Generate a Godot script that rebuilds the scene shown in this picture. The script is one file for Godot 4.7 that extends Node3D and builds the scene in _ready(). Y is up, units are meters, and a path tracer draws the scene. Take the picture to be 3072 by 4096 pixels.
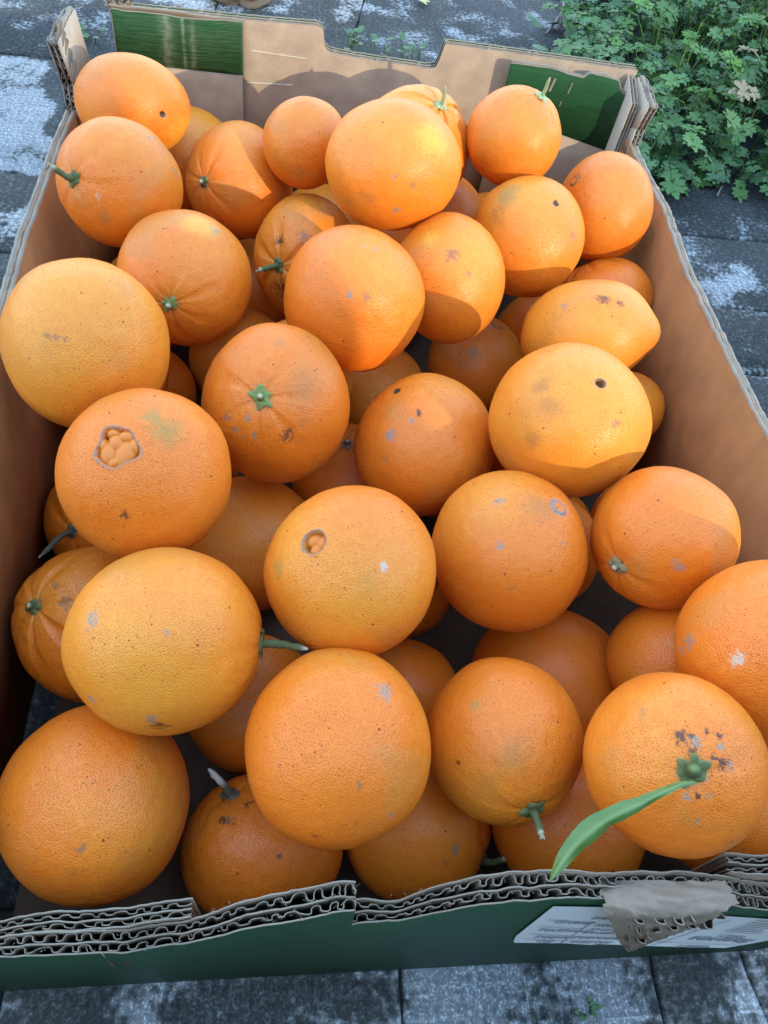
extends Node3D

# ---------------------------------------------------------------- data
const ORANGES := [
	[1, Vector3(-0.1719, 0.1845, -0.1967), 0.0344, "pit", Vector3(0.6349, 0.2574, 0.7285), 0.35, Vector3(0.9829, -0.1246, -0.1359), Vector3(0.0476, 0.8837, -0.4656), 1.094, 0.907, null, "orange in the far left corner of the box leaning on the green printed cardboard", [[Vector3(0.8373, -0.3920, 0.3811), 0.0145, "y"]], false],
	[2, Vector3(-0.1686, 0.1794, -0.1095), 0.0377, "twig", Vector3(-0.5329, 0.4576, 0.7118), 0.05, Vector3(0.9799, -0.1371, -0.1449), Vector3(0.0386, 0.8430, -0.5365), 0.995, 1.002, Vector3(-0.1975, 0.2055, -0.0787), "orange at the far left, its long green twig pointing at the left wall", [[Vector3(0.9321, 0.3507, 0.0900), 0.0026, "g"], [Vector3(-0.1313, 0.3311, 0.9344), 0.0014, "w"], [Vector3(0.5766, 0.8151, -0.0561), 0.0019, "g"], [Vector3(-0.0659, 0.0174, 0.9977), 0.0044, "f"]], false],
	[3, Vector3(-0.1438, 0.1203, -0.2474), 0.0377, "none", Vector3(-0.2499, -0.6479, -0.7196), 0.45, Vector3(0.9928, -0.0705, -0.0971), Vector3(0.0121, 0.8643, -0.5029), 1.000, 1.000, null, "orange mostly hidden behind the corner orange and the one with a button calyx", [], true],
	[4, Vector3(-0.1005, 0.1398, -0.1892), 0.0395, "calyx", Vector3(-0.5888, 0.3711, 0.7181), 0.10, Vector3(0.9979, -0.0202, -0.0609), Vector3(-0.0143, 0.8554, -0.5178), 0.985, 1.012, null, "orange with small dark green button calyx, lit by a wedge of sun", [[Vector3(-0.3466, -0.2922, 0.8913), 0.0047, "f"]], false],
	[5, Vector3(-0.0539, 0.1839, -0.1710), 0.0293, "none", Vector3(0.1336, -0.2190, -0.9665), 0.25, Vector3(0.9988, 0.0478, -0.0116), Vector3(-0.0475, 0.8776, -0.4770), 0.983, 0.984, null, "smooth plain orange alone against the far cardboard wall beneath the notch's left end", [], false],
	[6, Vector3(0.0015, 0.2007, -0.1236), 0.0414, "none", Vector3(-0.0233, -0.7089, -0.7050), 0.50, Vector3(0.9889, 0.1382, 0.0545), Vector3(-0.0932, 0.8627, -0.4970), 1.058, 0.951, null, "large sunlit scuffed orange topmost of the pile near the far wall", [[Vector3(0.4025, 0.7855, 0.4701), 0.0011, "d"], [Vector3(-0.0702, 0.3593, 0.9306), 0.0017, "g"], [Vector3(0.1900, 0.2522, 0.9488), 0.0017, "b"], [Vector3(0.0285, -0.1603, 0.9867), 0.0023, "g"], [Vector3(0.4842, 0.0646, 0.8726), 0.0040, "o"], [Vector3(-0.3756, -0.0259, 0.9264), 0.0045, "f"], [Vector3(0.4265, 0.7474, 0.5094), 0.0111, "y"]], false],
	[7, Vector3(0.0254, 0.1742, -0.1962), 0.0414, "twig", Vector3(0.2849, 0.9271, 0.2438), 0.75, Vector3(0.9844, 0.1608, 0.0711), Vector3(-0.1072, 0.8693, -0.4825), 1.000, 1.005, Vector3(0.0376, 0.2251, -0.1858), "lobed yellow orange with a pale thorny twig, hidden behind the topmost far orange", [], false],
	[8, Vector3(0.0922, 0.1980, -0.1816), 0.0332, "twig", Vector3(0.3255, 0.9437, 0.0587), 0.30, Vector3(0.9542, 0.2614, 0.1455), Vector3(-0.1624, 0.8610, -0.4820), 1.004, 0.986, Vector3(0.1043, 0.2412, -0.1784), "orange with an upright pale stem in front of the dark green cardboard flap", [], false],
	[9, Vector3(0.1691, 0.1599, -0.1660), 0.0370, "ring", Vector3(-0.8519, 0.5229, 0.0272), 0.20, Vector3(0.9158, 0.3440, 0.2073), Vector3(-0.1770, 0.8089, -0.5607), 0.950, 1.036, null, "orange with a small brown ring mark, in the far right corner", [], false],
	[10, Vector3(0.1049, 0.1559, -0.1256), 0.0402, "pit", Vector3(0.1961, 0.9181, 0.3445), 0.50, Vector3(0.9491, 0.2741, 0.1549), Vector3(-0.1386, 0.8057, -0.5759), 0.969, 1.029, null, "tan orange with tiny black pit and olive smudge, left of the ring-marked corner orange", [[Vector3(-0.6004, 0.7936, 0.0990), 0.0087, "o"], [Vector3(0.5446, 0.5375, 0.6439), 0.0031, "b"], [Vector3(-0.7685, 0.5482, 0.3299), 0.0056, "f"]], false],
	[11, Vector3(0.0440, 0.1509, -0.0782), 0.0391, "none", Vector3(0.4463, -0.3801, -0.8102), 0.60, Vector3(0.9758, 0.1961, 0.0971), Vector3(-0.0981, 0.7886, -0.6071), 0.942, 1.048, null, "yellow sunlit orange with a brown thin scar, below the topmost far orange", [[Vector3(-0.1537, 0.8398, 0.5207), 0.0043, "b"], [Vector3(0.1367, 0.6725, 0.7274), 0.0017, "b"], [Vector3(-0.5184, 0.8363, 0.1786), 0.0058, "y"]], false],
	[12, Vector3(-0.0489, 0.1175, -0.1346), 0.0409, "twig", Vector3(-0.5296, 0.3654, 0.7655), 0.70, Vector3(0.9987, 0.0498, -0.0101), Vector3(-0.0463, 0.8094, -0.5854), 0.943, 1.049, Vector3(-0.0818, 0.1329, -0.0962), "wrinkled yellow and brown orange with a dark thick twig pointing left", [[Vector3(-0.1039, 0.8201, 0.5627), 0.0038, "b"], [Vector3(-0.5205, 0.6784, 0.5185), 0.0032, "d"], [Vector3(0.1662, 0.7833, 0.5990), 0.0025, "d"], [Vector3(-0.4001, -0.0185, 0.9163), 0.0071, "k"]], false],
	[13, Vector3(-0.0213, 0.1632, -0.0342), 0.0426, "none", Vector3(-0.2022, -0.2811, -0.9381), 0.20, Vector3(0.9947, 0.0993, 0.0260), Vector3(-0.0615, 0.7792, -0.6237), 0.990, 1.009, null, "big glossy orange in front of the wrinkled twigged one, middle of far half", [[Vector3(-0.1426, 0.6574, 0.7400), 0.0021, "g"], [Vector3(0.0694, 0.6649, 0.7437), 0.0031, "b"], [Vector3(0.0301, 0.9928, 0.1164), 0.0013, "g"], [Vector3(0.1797, 0.9750, 0.1311), 0.0013, "g"]], false],
	[14, Vector3(-0.1242, 0.1545, -0.0536), 0.0400, "calyx", Vector3(-0.1296, 0.2603, 0.9568), 0.22, Vector3(0.9924, -0.0733, -0.0992), Vector3(-0.0028, 0.7904, -0.6126), 1.001, 0.996, null, "orange with pale green button calyx low down and grey scab upper right", [[Vector3(0.4854, 0.8734, -0.0402), 0.0030, "g"], [Vector3(0.2449, 0.9679, -0.0572), 0.0107, "y"]], false],
	[15, Vector3(-0.1640, 0.1748, 0.0334), 0.0422, "none", Vector3(-0.4818, -0.4922, -0.7250), 0.70, Vector3(0.9722, -0.1659, -0.1655), Vector3(0.0090, 0.7321, -0.6811), 0.973, 1.031, null, "large yellow orange with coarse pores leaning over the left wall of the box", [[Vector3(-0.1436, 0.7256, 0.6729), 0.0019, "b"], [Vector3(-0.2371, 0.7230, 0.6489), 0.0011, "b"], [Vector3(-0.0230, 0.7170, 0.6967), 0.0013, "b"]], false],
	[16, Vector3(-0.0359, 0.0641, -0.2442), 0.0408, "none", Vector3(-0.0997, -0.5591, -0.8231), 0.40, Vector3(0.9980, 0.0635, -0.0002), Vector3(-0.0526, 0.8254, -0.5621), 1.000, 1.000, null, "sliver of orange seen between the wedge-lit orange and the topmost far orange", [], true],
	[17, Vector3(0.1103, 0.0720, -0.2464), 0.0389, "none", Vector3(0.3196, -0.4735, -0.8208), 0.30, Vector3(0.9644, 0.2333, 0.1246), Vector3(-0.1222, 0.8108, -0.5724), 1.000, 1.000, null, "sliver of pale orange between the topmost far orange and the tan smudged one", [], true],
	[18, Vector3(0.0594, 0.1096, -0.2119), 0.0353, "none", Vector3(0.2148, -0.2442, -0.9456), 0.15, Vector3(0.9778, 0.1885, 0.0915), Vector3(-0.1082, 0.8281, -0.5500), 1.000, 1.000, null, "shaded sliver of orange low behind the lobed yellow one", [], true],
	[19, Vector3(0.1768, 0.1127, -0.1200), 0.0295, "ribbed", Vector3(-0.4808, 0.6032, -0.6364), 0.35, Vector3(0.9156, 0.3444, 0.2075), Vector3(-0.1388, 0.7551, -0.6407), 1.200, 1.050, null, "ribbed orange peeping out behind the yellow lemon-shaped one at the right wall", [], false],
	[20, Vector3(0.1386, 0.1381, -0.0494), 0.0397, "nipple", Vector3(0.9029, 0.2851, 0.3218), 0.75, Vector3(0.9240, 0.3286, 0.1956), Vector3(-0.1201, 0.7351, -0.6672), 1.113, 0.880, null, "lemon-shaped yellow orange with a nipple end and two dark brown blotches", [[Vector3(-0.1312, 0.9656, 0.2247), 0.0038, "k"], [Vector3(0.1118, 0.9451, 0.3072), 0.0026, "k"], [Vector3(-0.6295, 0.7470, 0.2138), 0.0018, "g"], [Vector3(0.7378, 0.5698, 0.3619), 0.0060, "o"]], false],
	[21, Vector3(0.0904, 0.0472, -0.1131), 0.0390, "ring", Vector3(0.2705, 0.9557, -0.1160), 0.25, Vector3(0.9678, 0.2229, 0.1169), Vector3(-0.0839, 0.7236, -0.6851), 0.977, 1.013, null, "shaded orange with brown ring scar on top, sunk left of the lemon-shaped one", [[Vector3(-0.3067, 0.7775, 0.5490), 0.0039, "g"], [Vector3(-0.4580, 0.5439, 0.7032), 0.0064, "f"]], false],
	[22, Vector3(0.0970, 0.1636, 0.0572), 0.0435, "hole", Vector3(-0.0026, 0.9596, 0.2813), 0.65, Vector3(0.9317, 0.3131, 0.1841), Vector3(-0.0787, 0.6688, -0.7393), 1.019, 0.982, null, "very large sunlit orange with small navel hole and a shadow line low down", [[Vector3(-0.5487, 0.6924, 0.4685), 0.0071, "f"], [Vector3(-0.6311, 0.7514, 0.1924), 0.0048, "f"], [Vector3(0.1955, 0.7042, 0.6826), 0.0024, "b"], [Vector3(-0.6926, 0.3138, 0.6495), 0.0043, "f"]], false],
	[23, Vector3(0.1783, 0.0909, -0.0272), 0.0280, "none", Vector3(0.2964, -0.7558, -0.5838), 0.30, Vector3(0.9062, 0.3610, 0.2200), Vector3(-0.0907, 0.6742, -0.7329), 1.000, 0.931, null, "small shaded orange tucked between the very large sunlit one and the right wall", [], true],
	[24, Vector3(0.1382, 0.1526, 0.1273), 0.0374, "calyx", Vector3(-0.8406, 0.0440, 0.5399), 0.20, Vector3(0.8857, 0.3943, 0.2451), Vector3(-0.0229, 0.5644, -0.8252), 0.991, 1.003, null, "orange with tan star calyx lower left and sunlit upper right, near right wall", [[Vector3(-0.2516, 0.5360, 0.8059), 0.0027, "g"]], false],
	[25, Vector3(0.0252, 0.1122, 0.0355), 0.0433, "pit", Vector3(-0.5262, 0.8082, -0.2644), 0.25, Vector3(0.9820, 0.1714, 0.0789), Vector3(-0.0533, 0.6531, -0.7554), 0.989, 1.013, null, "orange with black pit on top and fine grey scratches, mid box", [[Vector3(-0.6238, 0.6522, 0.4308), 0.0034, "g"], [Vector3(-0.3731, 0.8645, 0.3368), 0.0018, "g"], [Vector3(-0.6520, 0.4177, 0.6328), 0.0024, "f"], [Vector3(-0.2555, 0.9332, 0.2526), 0.0021, "d"]], false],
	[26, Vector3(-0.0661, 0.1398, 0.0339), 0.0434, "calyx", Vector3(-0.1829, 0.7570, 0.6273), 0.10, Vector3(0.9993, 0.0175, -0.0336), Vector3(-0.0364, 0.6931, -0.7200), 0.975, 1.026, null, "orange with a square green calyx facing up and grey scabs, in the middle left", [[Vector3(-0.5804, 0.4409, 0.6847), 0.0024, "g"], [Vector3(-0.4924, 0.3588, 0.7930), 0.0017, "g"], [Vector3(-0.3409, 0.5229, 0.7813), 0.0019, "g"], [Vector3(-0.2649, 0.3740, 0.8888), 0.0017, "g"], [Vector3(-0.4060, 0.3005, 0.8630), 0.0012, "g"], [Vector3(0.1525, 0.4038, 0.9020), 0.0034, "k"], [Vector3(0.3416, 0.5203, 0.7827), 0.0024, "f"], [Vector3(0.0156, 0.9988, -0.0472), 0.0034, "f"], [Vector3(0.3531, 0.7964, 0.4911), 0.0097, "f"]], false],
	[27, Vector3(-0.1275, 0.1597, 0.1047), 0.0414, "navel", Vector3(-0.1518, 0.9159, 0.3716), 0.10, Vector3(0.9854, -0.1129, -0.1276), Vector3(-0.0295, 0.6247, -0.7803), 1.002, 0.997, null, "large orange with a wide open navel full of small bulging segments", [[Vector3(-0.0621, 0.4120, 0.9091), 0.0023, "k"], [Vector3(0.3544, 0.9261, 0.1297), 0.0071, "o"], [Vector3(0.1875, 0.9822, -0.0098), 0.0054, "o"]], false],
	[28, Vector3(0.0072, 0.0403, -0.0777), 0.0403, "none", Vector3(-0.2051, -0.6851, -0.6990), 0.30, Vector3(0.9920, 0.1195, 0.0407), Vector3(-0.0553, 0.7013, -0.7107), 1.000, 1.000, null, "shaded orange in the gap under the big glossy orange, right of square calyx", [], true],
	[29, Vector3(-0.0949, 0.0398, -0.1056), 0.0398, "none", Vector3(-0.1031, -0.7490, -0.6545), 0.10, Vector3(0.9982, -0.0168, -0.0584), Vector3(-0.0278, 0.7293, -0.6836), 1.000, 1.000, null, "shaded orange in the gap between the pale button calyx and the square calyx oranges", [], true],
	[30, Vector3(-0.1638, 0.0372, -0.0672), 0.0372, "none", Vector3(-0.3407, -0.8059, -0.4841), 0.10, Vector3(0.9854, -0.1129, -0.1276), Vector3(-0.0130, 0.6968, -0.7171), 1.000, 1.000, null, "shaded orange in the gap right of the large coarse-pored yellow one", [], true],
	[31, Vector3(-0.1676, 0.0580, -0.1471), 0.0385, "none", Vector3(-0.5493, -0.4166, -0.7244), 0.50, Vector3(0.9864, -0.1077, -0.1239), Vector3(0.0043, 0.7713, -0.6365), 1.000, 1.000, null, "sliver of yellow orange deep beside the left wall under the long-twigged one", [], true],
	[32, Vector3(-0.0889, 0.0424, -0.1878), 0.0415, "none", Vector3(-0.4120, -0.4208, -0.8082), 0.25, Vector3(0.9988, -0.0035, -0.0488), Vector3(-0.0275, 0.7849, -0.6190), 1.000, 1.000, null, "shaded orange deep between the pale button calyx and the wrinkled twigged oranges", [], true],
	[33, Vector3(-0.0150, 0.0398, 0.0077), 0.0399, "calyx", Vector3(-0.1043, 0.9945, 0.0106), 0.05, Vector3(0.9955, 0.0921, 0.0207), Vector3(-0.0411, 0.6201, -0.7834), 1.000, 1.000, null, "dark reddish orange with a grey dry calyx, sunk below the square calyx orange", [], true],
	[34, Vector3(-0.0786, 0.0465, 0.0689), 0.0429, "none", Vector3(-0.0196, -0.6163, -0.7873), 0.10, Vector3(0.9986, -0.0072, -0.0515), Vector3(-0.0389, 0.5537, -0.8318), 1.000, 1.001, null, "deep orange sunk in the gap between the open navel and the ring navel oranges", [], true],
	[35, Vector3(-0.1685, 0.0510, 0.0589), 0.0377, "twig", Vector3(-0.3656, 0.6575, 0.6587), 0.00, Vector3(0.9772, -0.1476, -0.1524), Vector3(-0.0400, 0.5771, -0.8157), 1.000, 1.000, Vector3(-0.1947, 0.0795, 0.1048), "shaded orange with long dark bent twig at the left wall", [], true],
	[36, Vector3(-0.1593, 0.0674, 0.1380), 0.0431, "calyx", Vector3(-0.5822, 0.7826, 0.2204), 0.00, Vector3(0.9747, -0.1571, -0.1592), Vector3(-0.0664, 0.4762, -0.8768), 1.000, 1.010, null, "rumpled orange with a green stub calyx on its left side, against the left wall", [[Vector3(-0.1792, 0.9531, 0.2440), 0.0040, "b"], [Vector3(-0.3264, 0.9449, 0.0247), 0.0021, "b"]], false],
	[37, Vector3(-0.0270, 0.1519, 0.1530), 0.0407, "smallnavel", Vector3(-0.4927, 0.8560, 0.1569), 0.25, Vector3(0.9952, 0.0949, 0.0227), Vector3(-0.0304, 0.5231, -0.8517), 1.006, 0.993, null, "large orange with a round ring navel holding three tiny segments, in the middle front", [[Vector3(0.2645, 0.8557, 0.4448), 0.0018, "w"], [Vector3(-0.8474, 0.4527, 0.2773), 0.0041, "o"]], false],
	[38, Vector3(0.0591, 0.1342, 0.1262), 0.0418, "ring", Vector3(0.4052, 0.9135, -0.0364), 0.25, Vector3(0.9567, 0.2549, 0.1407), Vector3(-0.0232, 0.5483, -0.8360), 0.992, 1.007, null, "large round orange with grey ring scar upper right and small grey scabs", [[Vector3(-0.3446, 0.9365, -0.0648), 0.0023, "g"], [Vector3(-0.3735, 0.8019, 0.4664), 0.0018, "g"], [Vector3(0.3816, 0.8260, 0.4150), 0.0013, "g"], [Vector3(-0.2076, 0.4826, 0.8509), 0.0022, "f"], [Vector3(0.1177, 0.9930, 0.0021), 0.0091, "f"]], false],
	[39, Vector3(-0.1103, 0.1397, 0.1852), 0.0428, "twig", Vector3(0.9999, -0.0146, -0.0078), 0.80, Vector3(0.9892, -0.0930, -0.1134), Vector3(-0.0597, 0.4506, -0.8907), 1.026, 0.973, Vector3(-0.0468, 0.1475, 0.1917), "big tan yellow oval orange with a green twig sticking out to the right", [[Vector3(-0.5452, 0.8158, 0.1931), 0.0032, "g"], [Vector3(0.1118, 0.9233, 0.3674), 0.0011, "g"], [Vector3(-0.5745, 0.2551, 0.7778), 0.0019, "g"], [Vector3(0.0615, 0.0978, 0.9933), 0.0038, "k"], [Vector3(0.0088, 0.2434, 0.9699), 0.0027, "g"]], false],
	[40, Vector3(0.1005, 0.0823, 0.0916), 0.0351, "none", Vector3(0.2926, -0.9073, -0.3019), 0.10, Vector3(0.9430, 0.2886, 0.1657), Vector3(-0.0208, 0.5482, -0.8361), 1.000, 1.000, null, "sliver of shaded orange under the right side of the grey ring scar orange", [], true],
	[41, Vector3(0.1232, 0.0355, 0.0468), 0.0356, "none", Vector3(0.0368, -0.5855, -0.8099), 0.10, Vector3(0.9427, 0.2892, 0.1662), Vector3(-0.0276, 0.5641, -0.8252), 1.000, 1.000, null, "sliver of shaded orange below the very large sunlit one", [], true],
	[42, Vector3(0.0171, 0.0356, 0.0897), 0.0358, "none", Vector3(0.0674, -0.9885, -0.1354), 0.10, Vector3(0.9877, 0.1449, 0.0594), Vector3(-0.0231, 0.5100, -0.8599), 1.000, 1.000, null, "sliver of orange in the dark gap right of the ring navel orange", [], true],
	[43, Vector3(0.0122, 0.0360, 0.1687), 0.0361, "scar", Vector3(0.2140, 0.8163, -0.5366), 0.10, Vector3(0.9877, 0.1448, 0.0593), Vector3(-0.0006, 0.3828, -0.9238), 1.000, 1.000, null, "dark shaded orange with pale dry scar on top, between two front middle oranges", [[Vector3(0.2140, 0.8163, -0.5366), 0.0021, "g"]], true],
	[44, Vector3(0.1025, 0.0461, 0.1641), 0.0465, "none", Vector3(0.8210, -0.4363, -0.3683), 0.00, Vector3(0.9405, 0.2942, 0.1699), Vector3(0.0361, 0.4108, -0.9110), 1.036, 1.000, null, "deep reddish smooth orange in a gap by the dark hole at right", [], true],
	[45, Vector3(0.1483, 0.1068, 0.1767), 0.0328, "none", Vector3(0.6508, -0.5640, -0.5082), 0.10, Vector3(0.8825, 0.3991, 0.2487), Vector3(0.0475, 0.4505, -0.8915), 1.000, 1.000, null, "shaded plain orange under the star calyx one, near the right wall", [], true],
	[46, Vector3(0.1615, 0.1725, 0.2021), 0.0409, "none", Vector3(0.6646, -0.4893, -0.5646), 0.22, Vector3(0.8238, 0.4763, 0.3075), Vector3(0.0536, 0.4746, -0.8786), 1.000, 1.001, null, "big orange cut by the right picture edge with a pale crusty patch", [[Vector3(-0.8034, 0.4910, 0.3370), 0.0029, "w"], [Vector3(-0.9927, 0.0824, -0.0878), 0.0033, "g"], [Vector3(-0.9906, -0.1224, -0.0604), 0.0019, "g"]], false],
	[47, Vector3(0.1040, 0.1636, 0.2491), 0.0360, "leafy", Vector3(-0.2827, 0.8851, 0.3696), 0.12, Vector3(0.8804, 0.4023, 0.2512), Vector3(0.1022, 0.3562, -0.9288), 0.986, 1.011, null, "orange with a green leaf and star calyx and black scabs, in the front right", [[Vector3(-0.3394, 0.9403, 0.0248), 0.0023, "d"], [Vector3(-0.2381, 0.9706, 0.0358), 0.0012, "d"], [Vector3(-0.1936, 0.9758, 0.1018), 0.0021, "g"], [Vector3(-0.2482, 0.9508, 0.1855), 0.0016, "d"], [Vector3(-0.0530, 0.9986, -0.0034), 0.0012, "d"], [Vector3(0.0621, 0.9970, 0.0458), 0.0012, "d"], [Vector3(-0.0490, 0.9623, 0.2674), 0.0015, "d"], [Vector3(0.0626, 0.9497, 0.3070), 0.0022, "d"], [Vector3(0.1504, 0.9287, 0.3390), 0.0016, "g"], [Vector3(-0.1664, 0.8782, 0.4485), 0.0015, "g"], [Vector3(-0.2250, 0.7666, 0.6014), 0.0012, "d"], [Vector3(-0.3400, 0.7165, 0.6090), 0.0014, "g"], [Vector3(-0.1194, 0.7850, 0.6078), 0.0014, "g"], [Vector3(-0.6001, 0.7391, -0.3059), 0.0025, "f"], [Vector3(-0.1971, 0.5610, 0.8040), 0.0010, "g"], [Vector3(0.0536, 0.9872, 0.1505), 0.0012, "g"]], false],
	[48, Vector3(0.0483, 0.1125, 0.2211), 0.0383, "twig", Vector3(0.1563, 0.2999, 0.9411), 0.12, Vector3(0.9586, 0.2497, 0.1368), Vector3(0.0434, 0.3466, -0.9370), 0.976, 1.019, Vector3(0.0545, 0.1290, 0.2681), "front orange with a green stem hanging from its lower side, between two larger ones", [[Vector3(-0.5371, 0.8366, -0.1081), 0.0029, "o"], [Vector3(0.5647, 0.7880, 0.2452), 0.0017, "b"], [Vector3(-0.7455, 0.5006, 0.4400), 0.0008, "d"], [Vector3(-0.1593, 0.8535, 0.4962), 0.0080, "f"]], false],
	[49, Vector3(-0.0327, 0.1326, 0.2308), 0.0416, "none", Vector3(0.1319, -0.9747, -0.1805), 0.08, Vector3(0.9966, 0.0812, 0.0127), Vector3(-0.0146, 0.3275, -0.9447), 0.987, 1.012, null, "largest front orange in the middle with a grey scab at its upper right", [[Vector3(0.3895, 0.8958, -0.2140), 0.0034, "g"], [Vector3(0.1274, 0.7602, 0.6371), 0.0013, "b"], [Vector3(0.4746, 0.3855, 0.7912), 0.0011, "g"], [Vector3(-0.2495, 0.2653, 0.9313), 0.0011, "d"]], false],
	[50, Vector3(-0.1410, 0.0815, 0.2384), 0.0438, "none", Vector3(-0.2756, -0.9409, -0.1968), 0.15, Vector3(0.9745, -0.1578, -0.1596), Vector3(-0.1087, 0.2905, -0.9507), 0.975, 1.027, null, "largest plain orange in the front left corner of the box", [[Vector3(0.0819, 0.7627, 0.6416), 0.0023, "b"], [Vector3(0.0174, 0.5904, 0.8069), 0.0017, "f"]], false],
	[51, Vector3(-0.0733, 0.0387, 0.1730), 0.0387, "none", Vector3(-0.0004, -0.9912, -0.1327), 0.00, Vector3(0.9986, -0.0073, -0.0516), Vector3(-0.0450, 0.3777, -0.9248), 1.000, 1.000, null, "dark shaded orange under the tan yellow oval one", [], true],
	[52, Vector3(-0.0646, 0.0371, 0.2505), 0.0375, "twig", Vector3(-0.4533, 0.7107, -0.5380), 0.10, Vector3(0.9990, 0.0023, -0.0446), Vector3(-0.0441, 0.2189, -0.9748), 1.120, 0.980, Vector3(-0.0919, 0.0749, 0.2218), "orange at the torn front rim with pale split stem at top left", [[Vector3(-0.1666, 0.9194, -0.3562), 0.0018, "d"], [Vector3(-0.3928, 0.9034, -0.1719), 0.0027, "b"], [Vector3(-0.4508, 0.8799, -0.1501), 0.0018, "d"], [Vector3(0.2154, 0.9229, 0.3192), 0.0011, "d"]], false],
	[53, Vector3(0.0170, 0.0393, 0.2418), 0.0393, "twig", Vector3(0.8622, 0.1340, 0.4884), 0.20, Vector3(0.9839, 0.1631, 0.0728), Vector3(0.0313, 0.2439, -0.9693), 1.004, 1.000, Vector3(0.0598, 0.0525, 0.2618), "orange at the torn front rim with short frayed stem on its right", [[Vector3(0.3513, 0.7979, 0.4899), 0.0023, "g"], [Vector3(0.2298, 0.7522, 0.6175), 0.0016, "b"]], false],
	[54, Vector3(0.0939, 0.0579, 0.2463), 0.0392, "none", Vector3(0.0172, -0.9119, -0.4101), 0.05, Vector3(0.9327, 0.3110, 0.1825), Vector3(0.0965, 0.2722, -0.9574), 1.010, 1.000, null, "plain shaded orange at the front rim behind the hanging green leaf", [], true],
	[55, Vector3(0.1669, 0.0884, 0.2419), 0.0392, "none", Vector3(0.5843, -0.7218, -0.3709), 0.05, Vector3(0.8533, 0.4400, 0.2798), Vector3(0.1311, 0.3383, -0.9319), 1.000, 1.000, null, "dark shaded orange in the front right corner under the leafy one", [], true],
	[56, Vector3(0.1542, 0.0400, -0.1557), 0.0401, "none", Vector3(0.0246, -0.4569, -0.8892), 0.10, Vector3(0.9442, 0.2857, 0.1636), Vector3(-0.1069, 0.7361, -0.6684), 1.000, 1.000, null, "sliver of dark orange deep between the tan smudged one and the lemon-shaped one", [], true],
	[57, Vector3(-0.0042, 0.0937, 0.1165), 0.0337, "none", Vector3(-0.1729, -0.6331, -0.7545), 0.10, Vector3(0.9912, 0.1249, 0.0447), Vector3(-0.0275, 0.5235, -0.8516), 1.000, 1.000, null, "sliver of dark orange mid box between black-pitted and ring navel oranges", [], true],
	[100, Vector3(-0.1256, 0.0428, 0.0008), 0.0343, "none", Vector3(-0.5864, -0.0123, -0.8099), 0.25, Vector3.RIGHT, Vector3.UP, 1.0, 1.0, null, "orange buried under the others at the bottom of the box", [], true],
	[101, Vector3(0.0346, 0.0429, -0.1936), 0.0344, "none", Vector3(0.7012, -0.2707, -0.6596), 0.40, Vector3.RIGHT, Vector3.UP, 1.0, 1.0, null, "orange buried under the others at the bottom of the box", [], true],
	[102, Vector3(-0.1448, 0.0470, -0.2412), 0.0385, "none", Vector3(-0.4212, -0.7247, 0.5453), 0.16, Vector3.RIGHT, Vector3.UP, 1.0, 1.0, null, "orange buried under the others at the bottom of the box", [], true],
	[103, Vector3(0.0573, 0.0439, -0.0009), 0.0354, "none", Vector3(-0.4740, -0.7144, -0.5148), 0.06, Vector3.RIGHT, Vector3.UP, 1.0, 1.0, null, "orange buried under the others at the bottom of the box", [], true],
	[104, Vector3(0.1413, 0.0426, -0.0196), 0.0341, "none", Vector3(-0.1959, 0.0517, 0.9793), 0.22, Vector3.RIGHT, Vector3.UP, 1.0, 1.0, null, "orange buried under the others at the bottom of the box", [], true],
	[105, Vector3(-0.0167, 0.0428, -0.1521), 0.0343, "none", Vector3(-0.6654, 0.7319, 0.1468), 0.18, Vector3.RIGHT, Vector3.UP, 1.0, 1.0, null, "orange buried under the others at the bottom of the box", [], true],
	[106, Vector3(0.1637, 0.0431, -0.0824), 0.0346, "none", Vector3(0.8275, 0.0161, -0.5613), 0.14, Vector3.RIGHT, Vector3.UP, 1.0, 1.0, null, "orange buried under the others at the bottom of the box", [], true],
	[107, Vector3(0.0231, 0.1080, -0.1521), 0.0367, "none", Vector3(-0.6804, 0.0330, 0.7321), 0.18, Vector3.RIGHT, Vector3.UP, 1.0, 1.0, null, "orange buried under the others at the bottom of the box", [], true],
	[108, Vector3(-0.0508, 0.0928, -0.0416), 0.0358, "none", Vector3(0.1851, 0.8249, -0.5342), 0.32, Vector3.RIGHT, Vector3.UP, 1.0, 1.0, null, "orange buried under the others at the bottom of the box", [], true],
	[109, Vector3(-0.1248, 0.1052, -0.1134), 0.0351, "none", Vector3(-0.2035, -0.7033, -0.6811), 0.20, Vector3.RIGHT, Vector3.UP, 1.0, 1.0, null, "orange buried under the others at the bottom of the box", [], true],
	[110, Vector3(0.1675, 0.0906, 0.0762), 0.0343, "none", Vector3(0.6303, -0.7723, 0.0790), 0.02, Vector3.RIGHT, Vector3.UP, 1.0, 1.0, null, "orange buried under the others at the bottom of the box", [], true],
	[111, Vector3(0.1095, 0.0979, 0.0146), 0.0359, "none", Vector3(0.2887, 0.8456, 0.4491), 0.02, Vector3.RIGHT, Vector3.UP, 1.0, 1.0, null, "orange buried under the others at the bottom of the box", [], true],
	[112, Vector3(-0.1707, 0.0991, -0.0232), 0.0343, "none", Vector3(0.9443, 0.3222, 0.0669), 0.14, Vector3.RIGHT, Vector3.UP, 1.0, 1.0, null, "orange buried under the others at the bottom of the box", [], true],
]
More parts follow.
